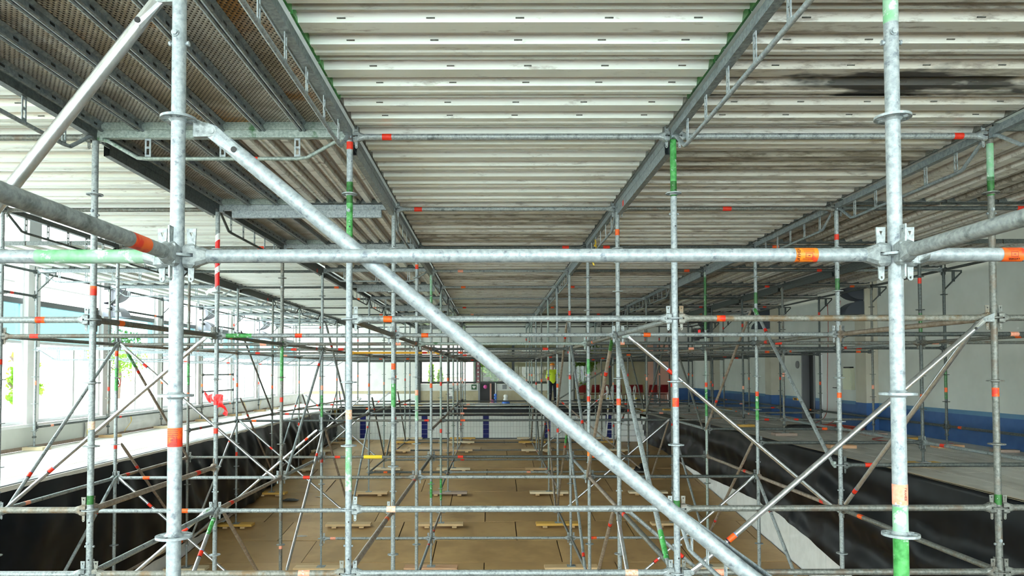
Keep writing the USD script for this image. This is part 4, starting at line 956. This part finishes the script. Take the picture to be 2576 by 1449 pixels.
# ================================================================== LEFT SIDE DETAILS
t = thing('plastic_sheet', 'crumpled translucent white sheet taped over the low window wall', 'plastic sheet', (WL, 22, 0))
def fn(u, v):
    y = 15.2 + 16.8 * u; z = .41 - .35 * v; f = meshkit.fbm(np.stack([y * 2.2, z * 3, y * 0], -1), 4, 3)
    return WL + .022 + .05 * f * np.sin(np.pi * np.clip(v, .05, .95)) + .01, y, z - .05 * (f - .5) * (v > .9)
part(t, 'sheet', MB().grid(fn, 160, 9), 'white_sheet')
for k, y in enumerate((15.35, 16.9, 19.3, 21.2, 22.6, 24.9, 26.6)):
    s = thing('tape_strip', 'curled yellow tape strip on the white sheet, %s from the camera' % NTH[k], 'tape', (WL + .07, y, .2), group='yellow tape strips')
    q = np.linspace(0, 1, 9)[:, None]; pts = np.hstack([WL + .085 + .02 * np.sin(5 * q), y + .14 * np.sin(3.1 * q + k) * (1 if k % 2 else -1), .40 - .36 * q])
    m = MB(); a = pts + (0, -.018, 0); b = pts + (0, .018, .006); m.add(np.vstack([a, b]), [[i, i + 9, i + 10, i + 1] for i in range(8)])
    m.add(np.vstack([a, b]) + (.003, 0, 0), [[i, i + 1, i + 10, i + 9] for i in range(8)])
    part(s, 'strip', m, 'yellow_tape')
def quarter_lamp(name, label, y, xw, s, z0, z1, depth, m):
    """wall light of two quarter-round shades, tips nearly touching at mid height; s = direction it stands out from the wall"""
    t = thing(name, label, 'wall lamp', (xw, y, (z0 + z1) / 2), group='quarter-round wall lamps')
    zm = (z0 + z1) / 2; a = np.linspace(0, math.pi / 2, 12); gap = .015
    for sgn, z_end in ((1, z1), (-1, z0)):
        H = abs(z_end - zm) - gap
        P = [(0, 0)] + [(s * depth * math.cos(k), -sgn * H * math.sin(k)) for k in a]
        P = [(px_, z_end + pz_) for px_, pz_ in P]
        w = .42
        pg = Polygon(P)
        R = np.array([[1, 0, 0], [0, 0, -1], [0, 1, 0]])
        part(t, 'shade', MB().poly(pg, w, R, (xw, y + w / 2, 0)), m)
    part(t, 'back_plate', MB().box((xw - .004, y - .20, z0 + .02), (xw + s * .02, y + .20, z1 - .02)), m)
for k, y in enumerate((16.16, 21.36, 26.56)): quarter_lamp('wall_lamp', 'pale quarter-round wall lamp on a window column, %s from the camera' % NTH[k], y, WL - .02, 1, 2.68, 3.28, .42, 'lamp_pale')
for k, y in enumerate((17.55, 23.45, 29.6)): quarter_lamp('wall_lamp', 'dark slate quarter-round wall lamp on a pilaster of the right wall, %s from the camera' % NTH[k], y, WR - .30, -1, 2.81, 3.48, .46, 'lamp_slate')
t = thing('paper_notice', 'blank white sheet of paper stuck on the left window glass', 'paper', (WL - .13, 14.5, 1.25)); part(t, 'sheet', MB().box((WL - .134, 14.31, 1.14), (WL - .130, 14.72, 1.35)), 'paper')
t = thing('window_sign', 'round white and red prohibition sign on the window glass', 'sign', (WL - .13, 16.86, 1.2))
th = np.linspace(0, 2 * math.pi, 28, endpoint=False); ring = Polygon(np.stack([.115 * np.cos(th), .115 * np.sin(th)], 1)); inn = Polygon(np.stack([.088 * np.cos(th), .088 * np.sin(th)], 1))
RX = np.array([[0, 0, 1], [1, 0, 0], [0, 1, 0]])
part(t, 'disc', MB().poly(ring, .003, RX, (WL - .134, 16.86, 1.2)), 'paper'); part(t, 'red_ring', MB().poly(ring.difference(inn).union(LineString([(-.065, .065), (.065, -.065)]).buffer(.012)), .002, RX, (WL - .131, 16.86, 1.2)), 'sticker_red')
part(t, 'symbol', MB().poly(sbox(-.05, -.03, .05, .0).union(sbox(-.01, -.05, .03, .05)), .002, RX, (WL - .1312, 16.86, 1.2)), 'print_dark')
# barrier tape round the third-row post
x, y = CX[0], RY[3]
t = thing('barrier_tape', 'red and white barrier tape wound round the third row post at left', 'barrier tape', (x, y, 2.3))
zz = np.linspace(2.42, 3.02, 9)
for k in range(8):
    m_ = 'red_tape' if k in (0, 1, 3, 5, 6) else 'white_tape'
    q = np.linspace(0, 2 * math.pi, 21); a = np.stack([x + .0265 * np.cos(q), y + .0265 * np.sin(q), zz[k] + .02 * np.cos(q)], 1); b = a + (0, 0, zz[1] - zz[0] + .004)
    part(t, 'winding', MB().add(np.vstack([a, b]), [[i, i + 1, i + 22, i + 21] for i in range(20)]), m_)
def ribbon(p, dirs, w, amp, seed):
    m = MB(); n = 14
    def fn(u, v):
        f = meshkit.noise(np.stack([u * 5, v * 3, u * 0 + seed], -1), seed) - .5
        P = p[0] + dirs[0] * u + amp * f, p[1] + dirs[1] * u + amp * f * .7, p[2] + dirs[2] * u + w * (v - .5) * (1 - .3 * u) + amp * .6 * np.sin(5 * u + seed)
        return P
    return m.grid(fn, n, 6)
part(t, 'loose_end', ribbon((x, y - .03, 2.42), (-.12, -.02, -.10), .06, .03, 4), 'white_tape')
t = thing('red_rag', 'torn red plastic flag knotted round the third row post at left', 'rag', (x, y, 1.1))
part(t, 'knot', MB().tube((x, y, 1.06), (x, y, 1.16), .030, 12), 'red_tape')
part(t, 'flap', ribbon((x + .02, y - .03, 1.11), (.12, -.01, -.09), .16, .05, 6), 'red_tape'); part(t, 'flap', ribbon((x - .02, y - .03, 1.12), (-.09, -.01, .07), .10, .05, 8), 'red_tape')
# ================================================================== RIGHT SIDE DETAILS
t = thing('electrical_panel', 'cream electrical box on the right wall beside the white door', 'electrical box', (WR, 18.65, 1.2))
part(t, 'box', MB().box((WR - .10, 18.42, .94), (WR, 18.86, 1.50)), 'panel_cream'); part(t, 'lid', MB().box((WR - .115, 18.44, 1.0), (WR - .10, 18.84, 1.46)), 'panel_cream'); part(t, 'vent', MB().box((WR - .11, 18.47, 1.50), (WR - .01, 18.80, 1.535)), 'black')
t = thing('warning_strip', 'small yellow and black warning strip on the wall by the doorway', 'sign', (WR, 21.9, .57))
part(t, 'plate', MB().box((WR - .02, 21.66, .53), (WR - .013, 22.2, .60)), 'yellow_paint'); part(t, 'stripes', MB().box((WR - .023, 21.72, .545), (WR - .0195, 21.80, .585)).box((WR - .023, 21.9, .545), (WR - .0195, 22.12, .585)), 'print_dark')
t = thing('score_display', 'dark display box with a glowing red digit on the far right wall', 'display', (WR, 31.6, 3.1))
part(t, 'box', MB().box((WR - .16, 31.2, 2.86), (WR, 32.05, 3.34)), 'frame_dark')
SEG = MB()
for a, b, c, d_ in ((31.5, 31.56, 2.95, 3.25), (31.56, 31.75, 3.08, 3.12), (31.72, 31.78, 3.08, 3.25), (31.5, 31.75, 2.95, 2.99)): SEG.box((WR - .168, a, c), (WR - .16, b, d_))
part(t, 'digit', SEG, 'led_red')
t = thing('loudspeaker', 'grey loudspeaker box beside the red digit display', 'loudspeaker', (WR - .1, 32.5, 3.1)); part(t, 'cabinet', MB().box((WR - .22, 32.15, 2.80), (WR, 32.7, 3.36)), 'frame_grey'); part(t, 'grille', MB().box((WR - .235, 32.2, 2.85), (WR - .22, 32.65, 3.31)), 'frame_dark')
t = thing('round_clock', 'small round grey dial on the wall left of the dark doorway', 'dial', (WR, 22.3, 1.5)); part(t, 'dial', MB().poly(ring, .03, RX, (WR - .03, 21.85, 1.62)), 'frame_grey')
def cable(name, label, pts, r, m, cat='cable'):
    P = np.asarray(pts, float); t_ = thing(name, label, cat, P[0]); k = np.linspace(0, len(P) - 1, 12 * len(P)); from_ = np.arange(len(P))
    from scipy.interpolate import CubicSpline
    part(t_, 'cable', MB().path(CubicSpline(from_, P)(k), r, 6), m); return t_
cable('power_cable', 'red cable hanging down over the white door', [(WR - .06, 19.75, 3.3), (WR - .07, 19.72, 2.2), (WR - .08, 19.78, 1.0), (WR - .10, 19.80, .3), (WR - .5, 19.6, .012)], .009, 'red_cable')
cable('power_cable', 'second red cable hanging between white door and electrical box', [(WR - .06, 19.0, 3.3), (WR - .07, 19.08, 2.2), (WR - .08, 19.02, 1.0), (WR - .12, 19.0, .3), (WR - .7, 18.7, .012)], .009, 'red_cable')
q = np.linspace(0, 11 * math.pi, 130); C = np.stack([8.35 + (.38 + .10 * np.sin(q * .37)) * np.cos(q) + .1 * np.sin(q * .13), 17.3 + (.62 + .12 * np.cos(q * .29)) * np.sin(q), .012 + .05 * np.abs(np.sin(q * .21)) + .01 * q / 10], 1)
t = thing('cable_coil', 'heap of coiled dark red cable on the right deck boards', 'cable coil', (8.35, 17.3, 0)); part(t, 'coil', MB().path(C, .017, 6), 'red_cable')
t = thing('cable_coil', 'small heap of black cable beside the red coil on the right deck', 'cable coil', (7.9, 17.9, 0)); q = np.linspace(0, 8 * math.pi, 90)
part(t, 'coil', MB().path(np.stack([7.75 + .35 * np.cos(q) * (1 + .2 * np.sin(q * .3)), 17.9 + .3 * np.sin(q), .014 + .012 * q / 5], 1), .015, 6), 'black')
cable('power_cable', 'red cable running from the coil across the right deck', [(8.4, 16.5, .012), (8.5, 15.4, .012), (7.9, 14.9, .012), (8.2, 14.2, .012), (9.0, 14.0, .012)], .010, 'red_cable')
for k, (x, y, a, l) in enumerate(((8.75, 14.9, .3, .45), (9.0, 12.6, -.2, .4), (7.2, 20.6, .5, .45))):
    t = thing('timber_offcut', 'short timber offcut lying on the right deck, %s from the camera' % ('second', 'nearest', 'farthest')[k], 'wooden board', (x, y, 0), group='timber offcuts')
    R = np.array([[math.cos(a), -math.sin(a), 0], [math.sin(a), math.cos(a), 0], [0, 0, 1]]); part(t, 'plank', MB().box((-l / 2, -.09, .001), (l / 2, .09, .045), R, (x, y, 0)), 'wood_orange' if k == 0 else 'wood_grey')
t = thing('cloth', 'crumpled yellow cloth tied to the girder right of the aisle', 'rag', (CX[2], 9.7, 3.2)); part(t, 'cloth', ribbon((CX[2] - .03, 9.8, 3.22), (.02, -.02, -.20), .10, .05, 12), 'yellow_tape'); part(t, 'cloth', ribbon((CX[2] - .03, 10.2, 3.10), (.02, -.05, -.10), .10, .05, 13), 'yellow_tape')
# ================================================================== POOL FLOOR BITS
def litter(name, label, x, y, w, l, h, m, seed):
    t = thing(name, label, 'litter', (x, y, floor_z(y)))
    def fn(u, v):
        f = meshkit.fbm(np.stack([u * 4, v * 4, u * 0 + seed], -1), 3, seed)
        return x + (u - .5) * w, y + (v - .5) * l * (.6 + .4 * np.sin(np.pi * u)), floor_z(y) + .012 + h * f * np.sin(np.pi * u) * np.sin(np.pi * v) - .102 * 0
    part(t, 'sheet', MB().grid(fn, 14, 10), m)
def fz(px_, py_): pass
litter('paper_scrap', 'white paper scrap on the brown pool floor near the aisle', -2.25, 15.9, .26, .12, .03, 'paper', 3)
litter('paper_scrap', 'white paper scrap lying farther left on the pool floor', -4.35, 18.3, .30, .12, .02, 'paper', 5)
litter('paper_scrap', 'flat grey-white scrap by the fifth row base board', -4.05, 15.3, .25, .12, .02, 'paper', 6)
litter('dark_rag', 'crumpled dark rag on the pool floor at left', -5.05, 18.0, .42, .30, .10, 'black', 8)
litter('dark_rag', 'small black bag on the pool floor at right', 4.3, 20.8, .45, .5, .42, 'black', 11)
# pool ladders with wrapped rails and the steps at the far right corner
for k, x0 in enumerate((4.62, 5.50)):
    t = thing('pool_ladder', ('white wrapped pool ladder rail at the far pool end, left one', 'white wrapped pool ladder rail at the far pool end, right one')[k], 'pool ladder', (x0, PEND - .2, -.5))
    for dx in (-.09, .09):
        q = np.linspace(0, 1, 26)[:, None]
        a = np.linspace(math.pi, 0, 10); pts = [(x0 + dx, PEND + .32, .02), (x0 + dx, PEND + .32, .45)] + [(x0 + dx * (1 + .2 * math.sin(k_)), PEND + .12 - .2 * math.cos(k_) * -1 if False else PEND + .12 + .2 * -math.cos(k_), .62 + .22 * math.sin(k_)) for k_ in a[::-1]] + [(x0 + dx, PEND - .10, .3), (x0 + dx * 1.6, PEND - .14, -.5), (x0 + dx * 2.2, PEND - .16, -1.1)]
        part(t, 'rail', MB().path(pts, .032, 8), 'white_plastic')
        for z in (-.05, .35): part(t, 'tape_band', MB().tube((x0 + dx * 1.2, PEND - .12, z), (x0 + dx * 1.2, PEND - .12, z + .05), .040, 8, caps=False), 'yellow_tape')
    for z in (-.85, -.55, -.25): part(t, 'rung', MB().box((x0 - .18, PEND - .22, z), (x0 + .18, PEND - .12, z + .03)), 'white_plastic')
ps = structure('pool_steps', 'grey pool steps in the far right corner')
for k in range(5): part(ps, 'step', MB().box((4.75, PEND - .25 * (5 - k), -1.19), (5.72, PEND - .25 * (4 - k) - (0 if k < 4 else .02), -1.19 + .2 * (k + 1))), 'board_white')
# ================================================================== FAR END
t = thing('red_banner', 'narrow dark red vertical sign with pale round marks on the end wall', 'sign', (-.64, BY, 1.4))
part(t, 'panel', MB().box((-.70, BY - .16, .93), (-.56, BY - .13, 1.90)), 'red_plastic')
dots = MB()
for k in range(5): dots.tube((-.63, BY - .166, 1.02 + k * .19), (-.63, BY - .16, 1.02 + k * .19), .035, 10)
part(t, 'round_marks', dots, 'white_plastic')
t = thing('first_aid_sign', 'green sign with a white heart on the end wall', 'sign', (-.81, BY, .72))
sp = part(t, 'plate', MB().box((-.94, BY - .05, .60), (-.70, BY - .03, .84)), 'sign_green')
hs = np.linspace(0, 2 * math.pi, 30, endpoint=False); heart = Polygon(np.stack([.0048 * 16 * np.sin(hs) ** 3, .0048 * (13 * np.cos(hs) - 5 * np.cos(2 * hs) - 2 * np.cos(3 * hs) - np.cos(4 * hs))], 1))
part(sp, 'heart', MB().poly(heart, .006, np.array([[1, 0, 0], [0, 0, -1], [0, 1, 0]]), (-.82, BY - .05, .72)), 'white_plastic')
t = thing('notice', 'small grey notice on the white panel of the end wall', 'notice', (.6, BY, .72)); part(t, 'plate', MB().box((.48, BY - .02, .62), (.68, BY - .002, .82)), 'frame_grey')
t = thing('notice', 'small round dark red notice on the end wall', 'notice', (.86, BY, .7)); part(t, 'plate', MB().tube((.88, BY - .02, .71), (.88, BY - .002, .71), .075, 14), 'red_plastic')
t = thing('wall_dispenser', 'pale dispenser with grey lower tray on the end wall dado', 'dispenser', (-1.9, BY, .5)); part(t, 'body', MB().box((-2.02, BY - .14, .30), (-1.78, BY - .012, .62)), 'white_plastic'); part(t, 'tray', MB().box((-2.02, BY - .18, .18), (-1.78, BY - .012, .28)), 'frame_grey'); part(t, 'shelf', MB().box((-2.03, BY - .16, .655), (-1.77, BY - .012, .68)), 'frame_dark')
t = thing('lane_float_stack', 'stack of blue and pink round floats by the end door', 'pool floats', (.14, 32.2, 0))
for k, (x, z, mm) in enumerate(((.16, .10, 'blue_plastic'), (.16, .24, 'blue_plastic'), (.16, .37, 'blue_plastic'), (.02, .10, 'pink_plastic'))):
    a = np.linspace(-math.pi / 2, math.pi / 2, 9); part(t, 'float', MB().lathe([(.068 * math.cos(k_), .068 * math.sin(k_)) for k_ in a], 12, (x, 32.2, z)), mm)
part(t, 'rod', MB().tube((.16, 32.2, .02), (.16, 32.2, .92), .02, 8), 'white_plastic')
t = thing('balloon', 'small pink ball hanging on the dark end door', 'ball', (-.3, BY - .03, .72)); a = np.linspace(-math.pi / 2, math.pi / 2, 9); part(t, 'ball', MB().lathe([(.09 * math.cos(k_), .09 * math.sin(k_)) for k_ in a], 12, (-.30, BY - .1, .73)), 'pink_plastic')
t = thing('bollard', 'white ribbed bollard with blue foot by the end wall', 'bollard', (.62, 32.0, 0))
part(t, 'body', MB().lathe([(0, .40), (.06, .40), (.10, .36), (.10, .28), (.07, .25), (.11, .20), (.11, .12), (.07, .09)], 14, (.62, 32.0, 0)), 'white_plastic'); part(t, 'foot', MB().lathe([(.0, .09), (.15, .08), (.18, .05), (.18, .002)], 16, (.62, 32.0, 0)), 'blue_plastic')
# red chairs
def chair(k, x, y, a):
    t = thing('red_chair', 'red plastic chair at the far end, %s from the left in the row' % (NTH + ['eighth', 'ninth', 'tenth'])[k], 'chair', (x, y, 0), group='red plastic chairs at the far end')
    R = np.array([[math.cos(a), -math.sin(a), 0], [math.sin(a), math.cos(a), 0], [0, 0, 1]]); o = (x, y, 0)
    def tr(m): V, F = m.get(); return V @ R.T + o, F
    part(t, 'seat', tr(MB().grid(lambda u, v: ((u - .5) * .44, (v - .5) * .42, .44 - .02 * np.sin(np.pi * u) * np.sin(np.pi * v)), 7, 7).box((-.22, -.21, .41), (.22, .21, .425))), 'red_plastic')
    part(t, 'backrest', tr(MB().grid(lambda u, v: ((u - .5) * .38 * (1 - .12 * v), .20 + .05 * np.cos((u - .5) * 2.6) + .07 * v, .50 + .34 * v), 9, 6).grid(lambda u, v: ((u - .5) * .38 * (1 - .12 * v), .215 + .05 * np.cos((u - .5) * 2.6) + .07 * v, .50 + .34 * v), 9, 6)), 'red_plastic')
    for sx in (-1, 1):
        for sy in (-1, 1): part(t, 'leg', tr(MB().tube((sx * .19, sy * .17, .42), (sx * .22, sy * .21, 0), .012, 6)), 'chrome')
        part(t, 'back_post', tr(MB().tube((sx * .20, .19, .42), (sx * .19, .27, .62), .011, 6)), 'chrome')
for k, x in enumerate((3.95, 4.45, 4.95, 5.45, 5.95, 6.45, 6.98, 7.45)): chair(k, x, 31.35 + .12 * math.sin(3 * k), math.pi + .25 * math.sin(2.1 * k))
# worker in a high-visibility vest
def person(name, label, x, y, z, face, top, leg, hat, reach):
    import manifold3d as m3
    def sph(p, r): return m3.Manifold.sphere(r, 14).translate([float(q) for q in p])
    J = {'hipL': (-.10, 0, .92), 'hipR': (.10, 0, .92), 'kneeL': (-.11, -.03, .50), 'kneeR': (.12, .02, .50), 'ankL': (-.12, .02, .08), 'ankR': (.14, .05, .08), 'toeL': (-.13, -.13, .035), 'toeR': (.16, -.10, .035),
         'pel': (0, 0, .98), 'waist': (0, .01, 1.12), 'chest': (0, .0, 1.34), 'shL': (-.18, 0, 1.43), 'shR': (.18, 0, 1.43), 'elL': (-.26, -.02, 1.15), 'elR': (.27, -.08 - .1 * reach, 1.16 + .05 * reach), 'wrL': (-.25, -.10, .92), 'wrR': (.24, -.26, 1.06 + .25 * reach), 'neck': (0, 0, 1.50), 'head': (0, -.015, 1.66), 'chin': (0, -.05, 1.60), 'crown': (0, .0, 1.70)}
    B = [('hipL', .085, 'kneeL', .062), ('kneeL', .06, 'ankL', .042), ('ankL', .045, 'toeL', .032), ('hipR', .085, 'kneeR', .062), ('kneeR', .06, 'ankR', .042), ('ankR', .045, 'toeR', .032), ('hipL', .09, 'hipR', .09), ('pel', .115, 'waist', .11), ('waist', .11, 'chest', .125),
         ('shL', .07, 'shR', .07), ('chest', .12, 'shL', .06), ('chest', .12, 'shR', .06), ('shL', .056, 'elL', .043), ('elL', .041, 'wrL', .030), ('shR', .056, 'elR', .043), ('elR', .041, 'wrR', .030), ('neck', .055, 'head', .06), ('head', .092, 'chin', .062), ('head', .094, 'crown', .085)]
    ca, sa = math.cos(face), math.sin(face); R = np.array([[ca, -sa, 0], [sa, ca, 0], [0, 0, 1]])
    def bone(p, r, q, s): return m3.Manifold.batch_hull([sph(p, r), sph(q, s)])
    parts_ = [bone(J[a], r, J[b], s) for a, r, b, s in B]
    parts_ += [m3.Manifold.batch_hull([sph((0, -.105, 1.645), .012), sph((0, -.118, 1.625), .014)])]                 # nose
    parts_ += [sph((s * .092, .0, 1.645), .02) for s in (-1, 1)]                                                       # ears
    for w, sx in (('wrL', -1), ('wrR', 1)):                                                                            # hands: palm, four fingers, thumb
        p = np.array(J[w]); d = unit(np.array(J[w]) - np.array(J['elL' if sx < 0 else 'elR'])); s_ = unit(np.cross(d, (sx, .2, 0.1)))
        parts_.append(m3.Manifold.batch_hull([sph(p, .027), sph(p + d * .08 + s_ * .03, .014), sph(p + d * .08 - s_ * .03, .014)]))
        for q in range(4):
            b_ = p + d * .082 + s_ * (.030 - .02 * q); l = (.062, .072, .068, .052)[q]; c = np.array([-sx * .35, -.2, 0])
            parts_.append(m3.Manifold.batch_hull([sph(b_, .009), sph(b_ + d * l * .55 + c * .012, .0085)])); parts_.append(m3.Manifold.batch_hull([sph(b_ + d * l * .55 + c * .012, .0085), sph(b_ + d * l * .9 + c * .05, .0075)]))
        parts_.append(m3.Manifold.batch_hull([sph(p + d * .03 + s_ * .028, .011), sph(p + d * .07 + s_ * .062, .009)]))
    body = m3.Manifold.batch_boolean(parts_, m3.OpType.Add)
    def out(mf, e): 
        mm = mf.refine_to_length(e).to_mesh(); tm_ = trimesh.Trimesh(mm.vert_properties[:, :3], mm.tri_verts); trimesh.smoothing.filter_taubin(tm_, iterations=6)
        return np.array(tm_.vertices) @ R.T + (x, y, z), np.array(tm_.faces)
    t = thing(name, label, 'person', (x, y, z))
    bd = part(t, 'body', out(body, .03), 'skin')
    grow = lambda L, e: m3.Manifold.batch_boolean([bone(J[a], r + e, J[b], s + e) for a, r, b, s in L], m3.OpType.Add)
    part(t, 'trousers', out(grow([b for b in B if b[0] in ('hipL', 'hipR', 'kneeL', 'kneeR')] + [('pel', .115, 'pel', .115)], .014), .04), leg)
    part(t, 'shoe', out(grow([B[2]], .012), .03), 'black'); part(t, 'shoe', out(grow([B[5]], .012), .03), 'black')
    part(t, 'vest', out(grow([('pel', .118, 'waist', .112), ('waist', .112, 'chest', .127), ('shL', .068, 'shR', .068), ('chest', .12, 'shL', .06), ('chest', .12, 'shR', .06)], .018), .04), top)
    part(t, 'sleeve', out(grow([B[12]], .014), .03), top); part(t, 'sleeve', out(grow([B[14]], .014), .03), top)
    a = np.linspace(0, math.pi / 2, 8)
    V, F = MB().lathe([(.135, -.005), (.115, 0)] + [(.112 * math.cos(k), .11 * math.sin(k)) for k in a], 16, (0, .0, 1.705)).get(); part(t, 'helmet' if hat == 'helmet' else 'hair', (V @ R.T + (x, y, z), F), hat)
    eyes = MB()
    for s in (-1, 1): eyes.lathe([(.011 * math.cos(k), .011 * math.sin(k)) for k in np.linspace(-math.pi / 2, math.pi / 2, 6)], 8, (s * .034, -.098, 1.665))
    eyes.box((-.026, -.108, 1.590), (.026, -.099, 1.597)); V, F = eyes.get(); part(bd, 'face_features', (V @ R.T + (x, y, z), F), 'hair')
person('person', 'person in yellow vest and orange helmet standing at the far end', 2.70, 31.9, 0, .2, 'hivis', 'trousers', 'helmet', 0.6)
# ================================================================== OUTDOORS
def tree(label, x, y, h, w, n, seed, sx=1.0):
    r_ = np.random.default_rng(seed); t = thing('tree', label, 'tree', (x, y, -.25))
    m = MB().path([(x, y, -.25), (x + .1, y, h * .3), (x - .05, y + .1, h * .6), (x, y, h * .85)], .09 + .012 * h, 7)
    for k in range(7):
        a = r_.uniform(0, 6.28); z = h * r_.uniform(.3, .7); m.path([(x, y, z), (x + .3 * w * math.cos(a), y + .3 * w * math.sin(a), z + .12 * h), (x + .45 * w * math.cos(a), y + .45 * w * math.sin(a), z + .2 * h)], .04, 5)
    part(t, 'trunk', m, 'bark')
    cl = r_.normal(0, 1, (16, 3)) * (w * .28, w * .28, h * .17) + (x, y, h * .62)
    c = cl[r_.integers(0, 16, n)] + r_.normal(0, 1, (n, 3)) * w * .12
    a = r_.normal(0, 1, (n, 3)); a /= np.linalg.norm(a, axis=1, keepdims=True); b = np.cross(a, r_.normal(0, 1, (n, 3))); b /= np.linalg.norm(b, axis=1, keepdims=True); s = r_.uniform(.07, .13, n)[:, None]
    V = np.stack([c - a * s, c + b * s * .5, c + a * s, c - b * s * .5], 1).reshape(-1, 3)
    part(t, 'leaves', (V, np.arange(4 * n).reshape(-1, 4)), 'leaf', kind='stuff')
tree('small green tree outside the left windows, nearest the camera', -14.5, 22.2, 2.2, .9, 1500, 1); tree('green tree far outside beyond the left windows', -24, 46, 4, 3, 2000, 3)
tree('yellow green tree behind the end wall windows, left one', .35, 35.0, 2.5, 1.0, 1500, 4); tree('yellow green tree behind the end wall windows, right one', 4.6, 35.4, 2.6, 1.0, 1500, 5)
cp = thing('canopy', 'dark flat canopy roof over the yard behind the end wall', 'canopy', (4, 36, 3))
part(cp, 'roof', MB().box((-1.6, BY + .35, 2.9), (13, 41.5, 3.05)), 'roof_dark')
for x in (-1.0, 4.2, 9.6): part(cp, 'post', MB().box((x - .07, 41.2, -.25), (x + .07, 41.34, 2.9)), 'frame_dark')
part(cp, 'back_wall', MB().box((-.75, 37.6, -.25), (13, 37.8, 2.9)), 'plaster_beige'); part(cp, 'inner_side', MB().box((-.78, 35.4, -.25), (-.66, 37.6, 2.9)), 'frame_grey')
part(cp, 'side_wall', MB().box((9.6, BY + .35, -.25), (9.8, 41.5, 2.9)), 'roof_dark')
for k, (x, y, h) in enumerate(((-2.95, 35.0, 1.9), (-2.55, 35.2, 1.6))):
    t = thing('shrub', ('dark slim shrub outside the left end window, taller one', 'dark slim shrub outside the left end window, shorter one')[k], 'shrub', (x, y, -.25), group='slim shrubs'); r_ = np.random.default_rng(30 + k); n = 700
    z = r_.uniform(0, 1, n); a = r_.uniform(0, 6.28, n); rr = .22 * np.sqrt(1 - .85 * z) * r_.uniform(.3, 1, n); c = np.stack([x + rr * np.cos(a), y + rr * np.sin(a), -.1 + h * z], 1); d1 = r_.normal(0, .05, (n, 3)); d2 = r_.normal(0, .03, (n, 3))
    part(t, 'leaves', (np.stack([c - d1, c + d2, c + d1, c - d2], 1).reshape(-1, 3), np.arange(4 * n).reshape(-1, 4)), 'leaf', kind='stuff'); part(t, 'stem', MB().tube((x, y, -.25), (x, y, h * .8), .02, 6), 'bark')
b = thing('building', 'pale building across the yard behind the left windows', 'building', (-32, 20, -.25))
part(b, 'wall', MB().box((-40, -10, -.25), (-32, 60, 7.5)), 'house_cream'); part(b, 'roof', MB().box((-40.3, -10.3, 7.5), (-31.6, 60.3, 7.9)), 'roof_dark')
for k in range(17): part(b, 'window', MB().box((-32.06, -8 + 4 * k, 1.0), (-31.97, -5.2 + 4 * k, 3.2)), 'glass_teal')
b = thing('building', 'rose coloured building beyond the end windows', 'building', (0, 52, -.25))
part(b, 'wall', MB().box((-16, 52, -.25), (14, 60, 9)), 'rose_wall'); part(b, 'roof', MB().box((-16.4, 51.6, 9), (14.4, 60.4, 9.4)), 'roof_dark')
for k in range(8): part(b, 'window', MB().box((-14.5 + 3.6 * k, 51.93, 1.0), (-12.9 + 3.6 * k, 52.03, 2.8)), 'frame_grey')
dup = {k: v for k, v in LABELS.items() if len(v) > 1}
if dup: print('DUPLICATE LABELS', dup)
bad = [k for k in LABELS if not 4 <= len(k.split()) <= 16]
if bad: print('LABEL LENGTH', bad[:20])
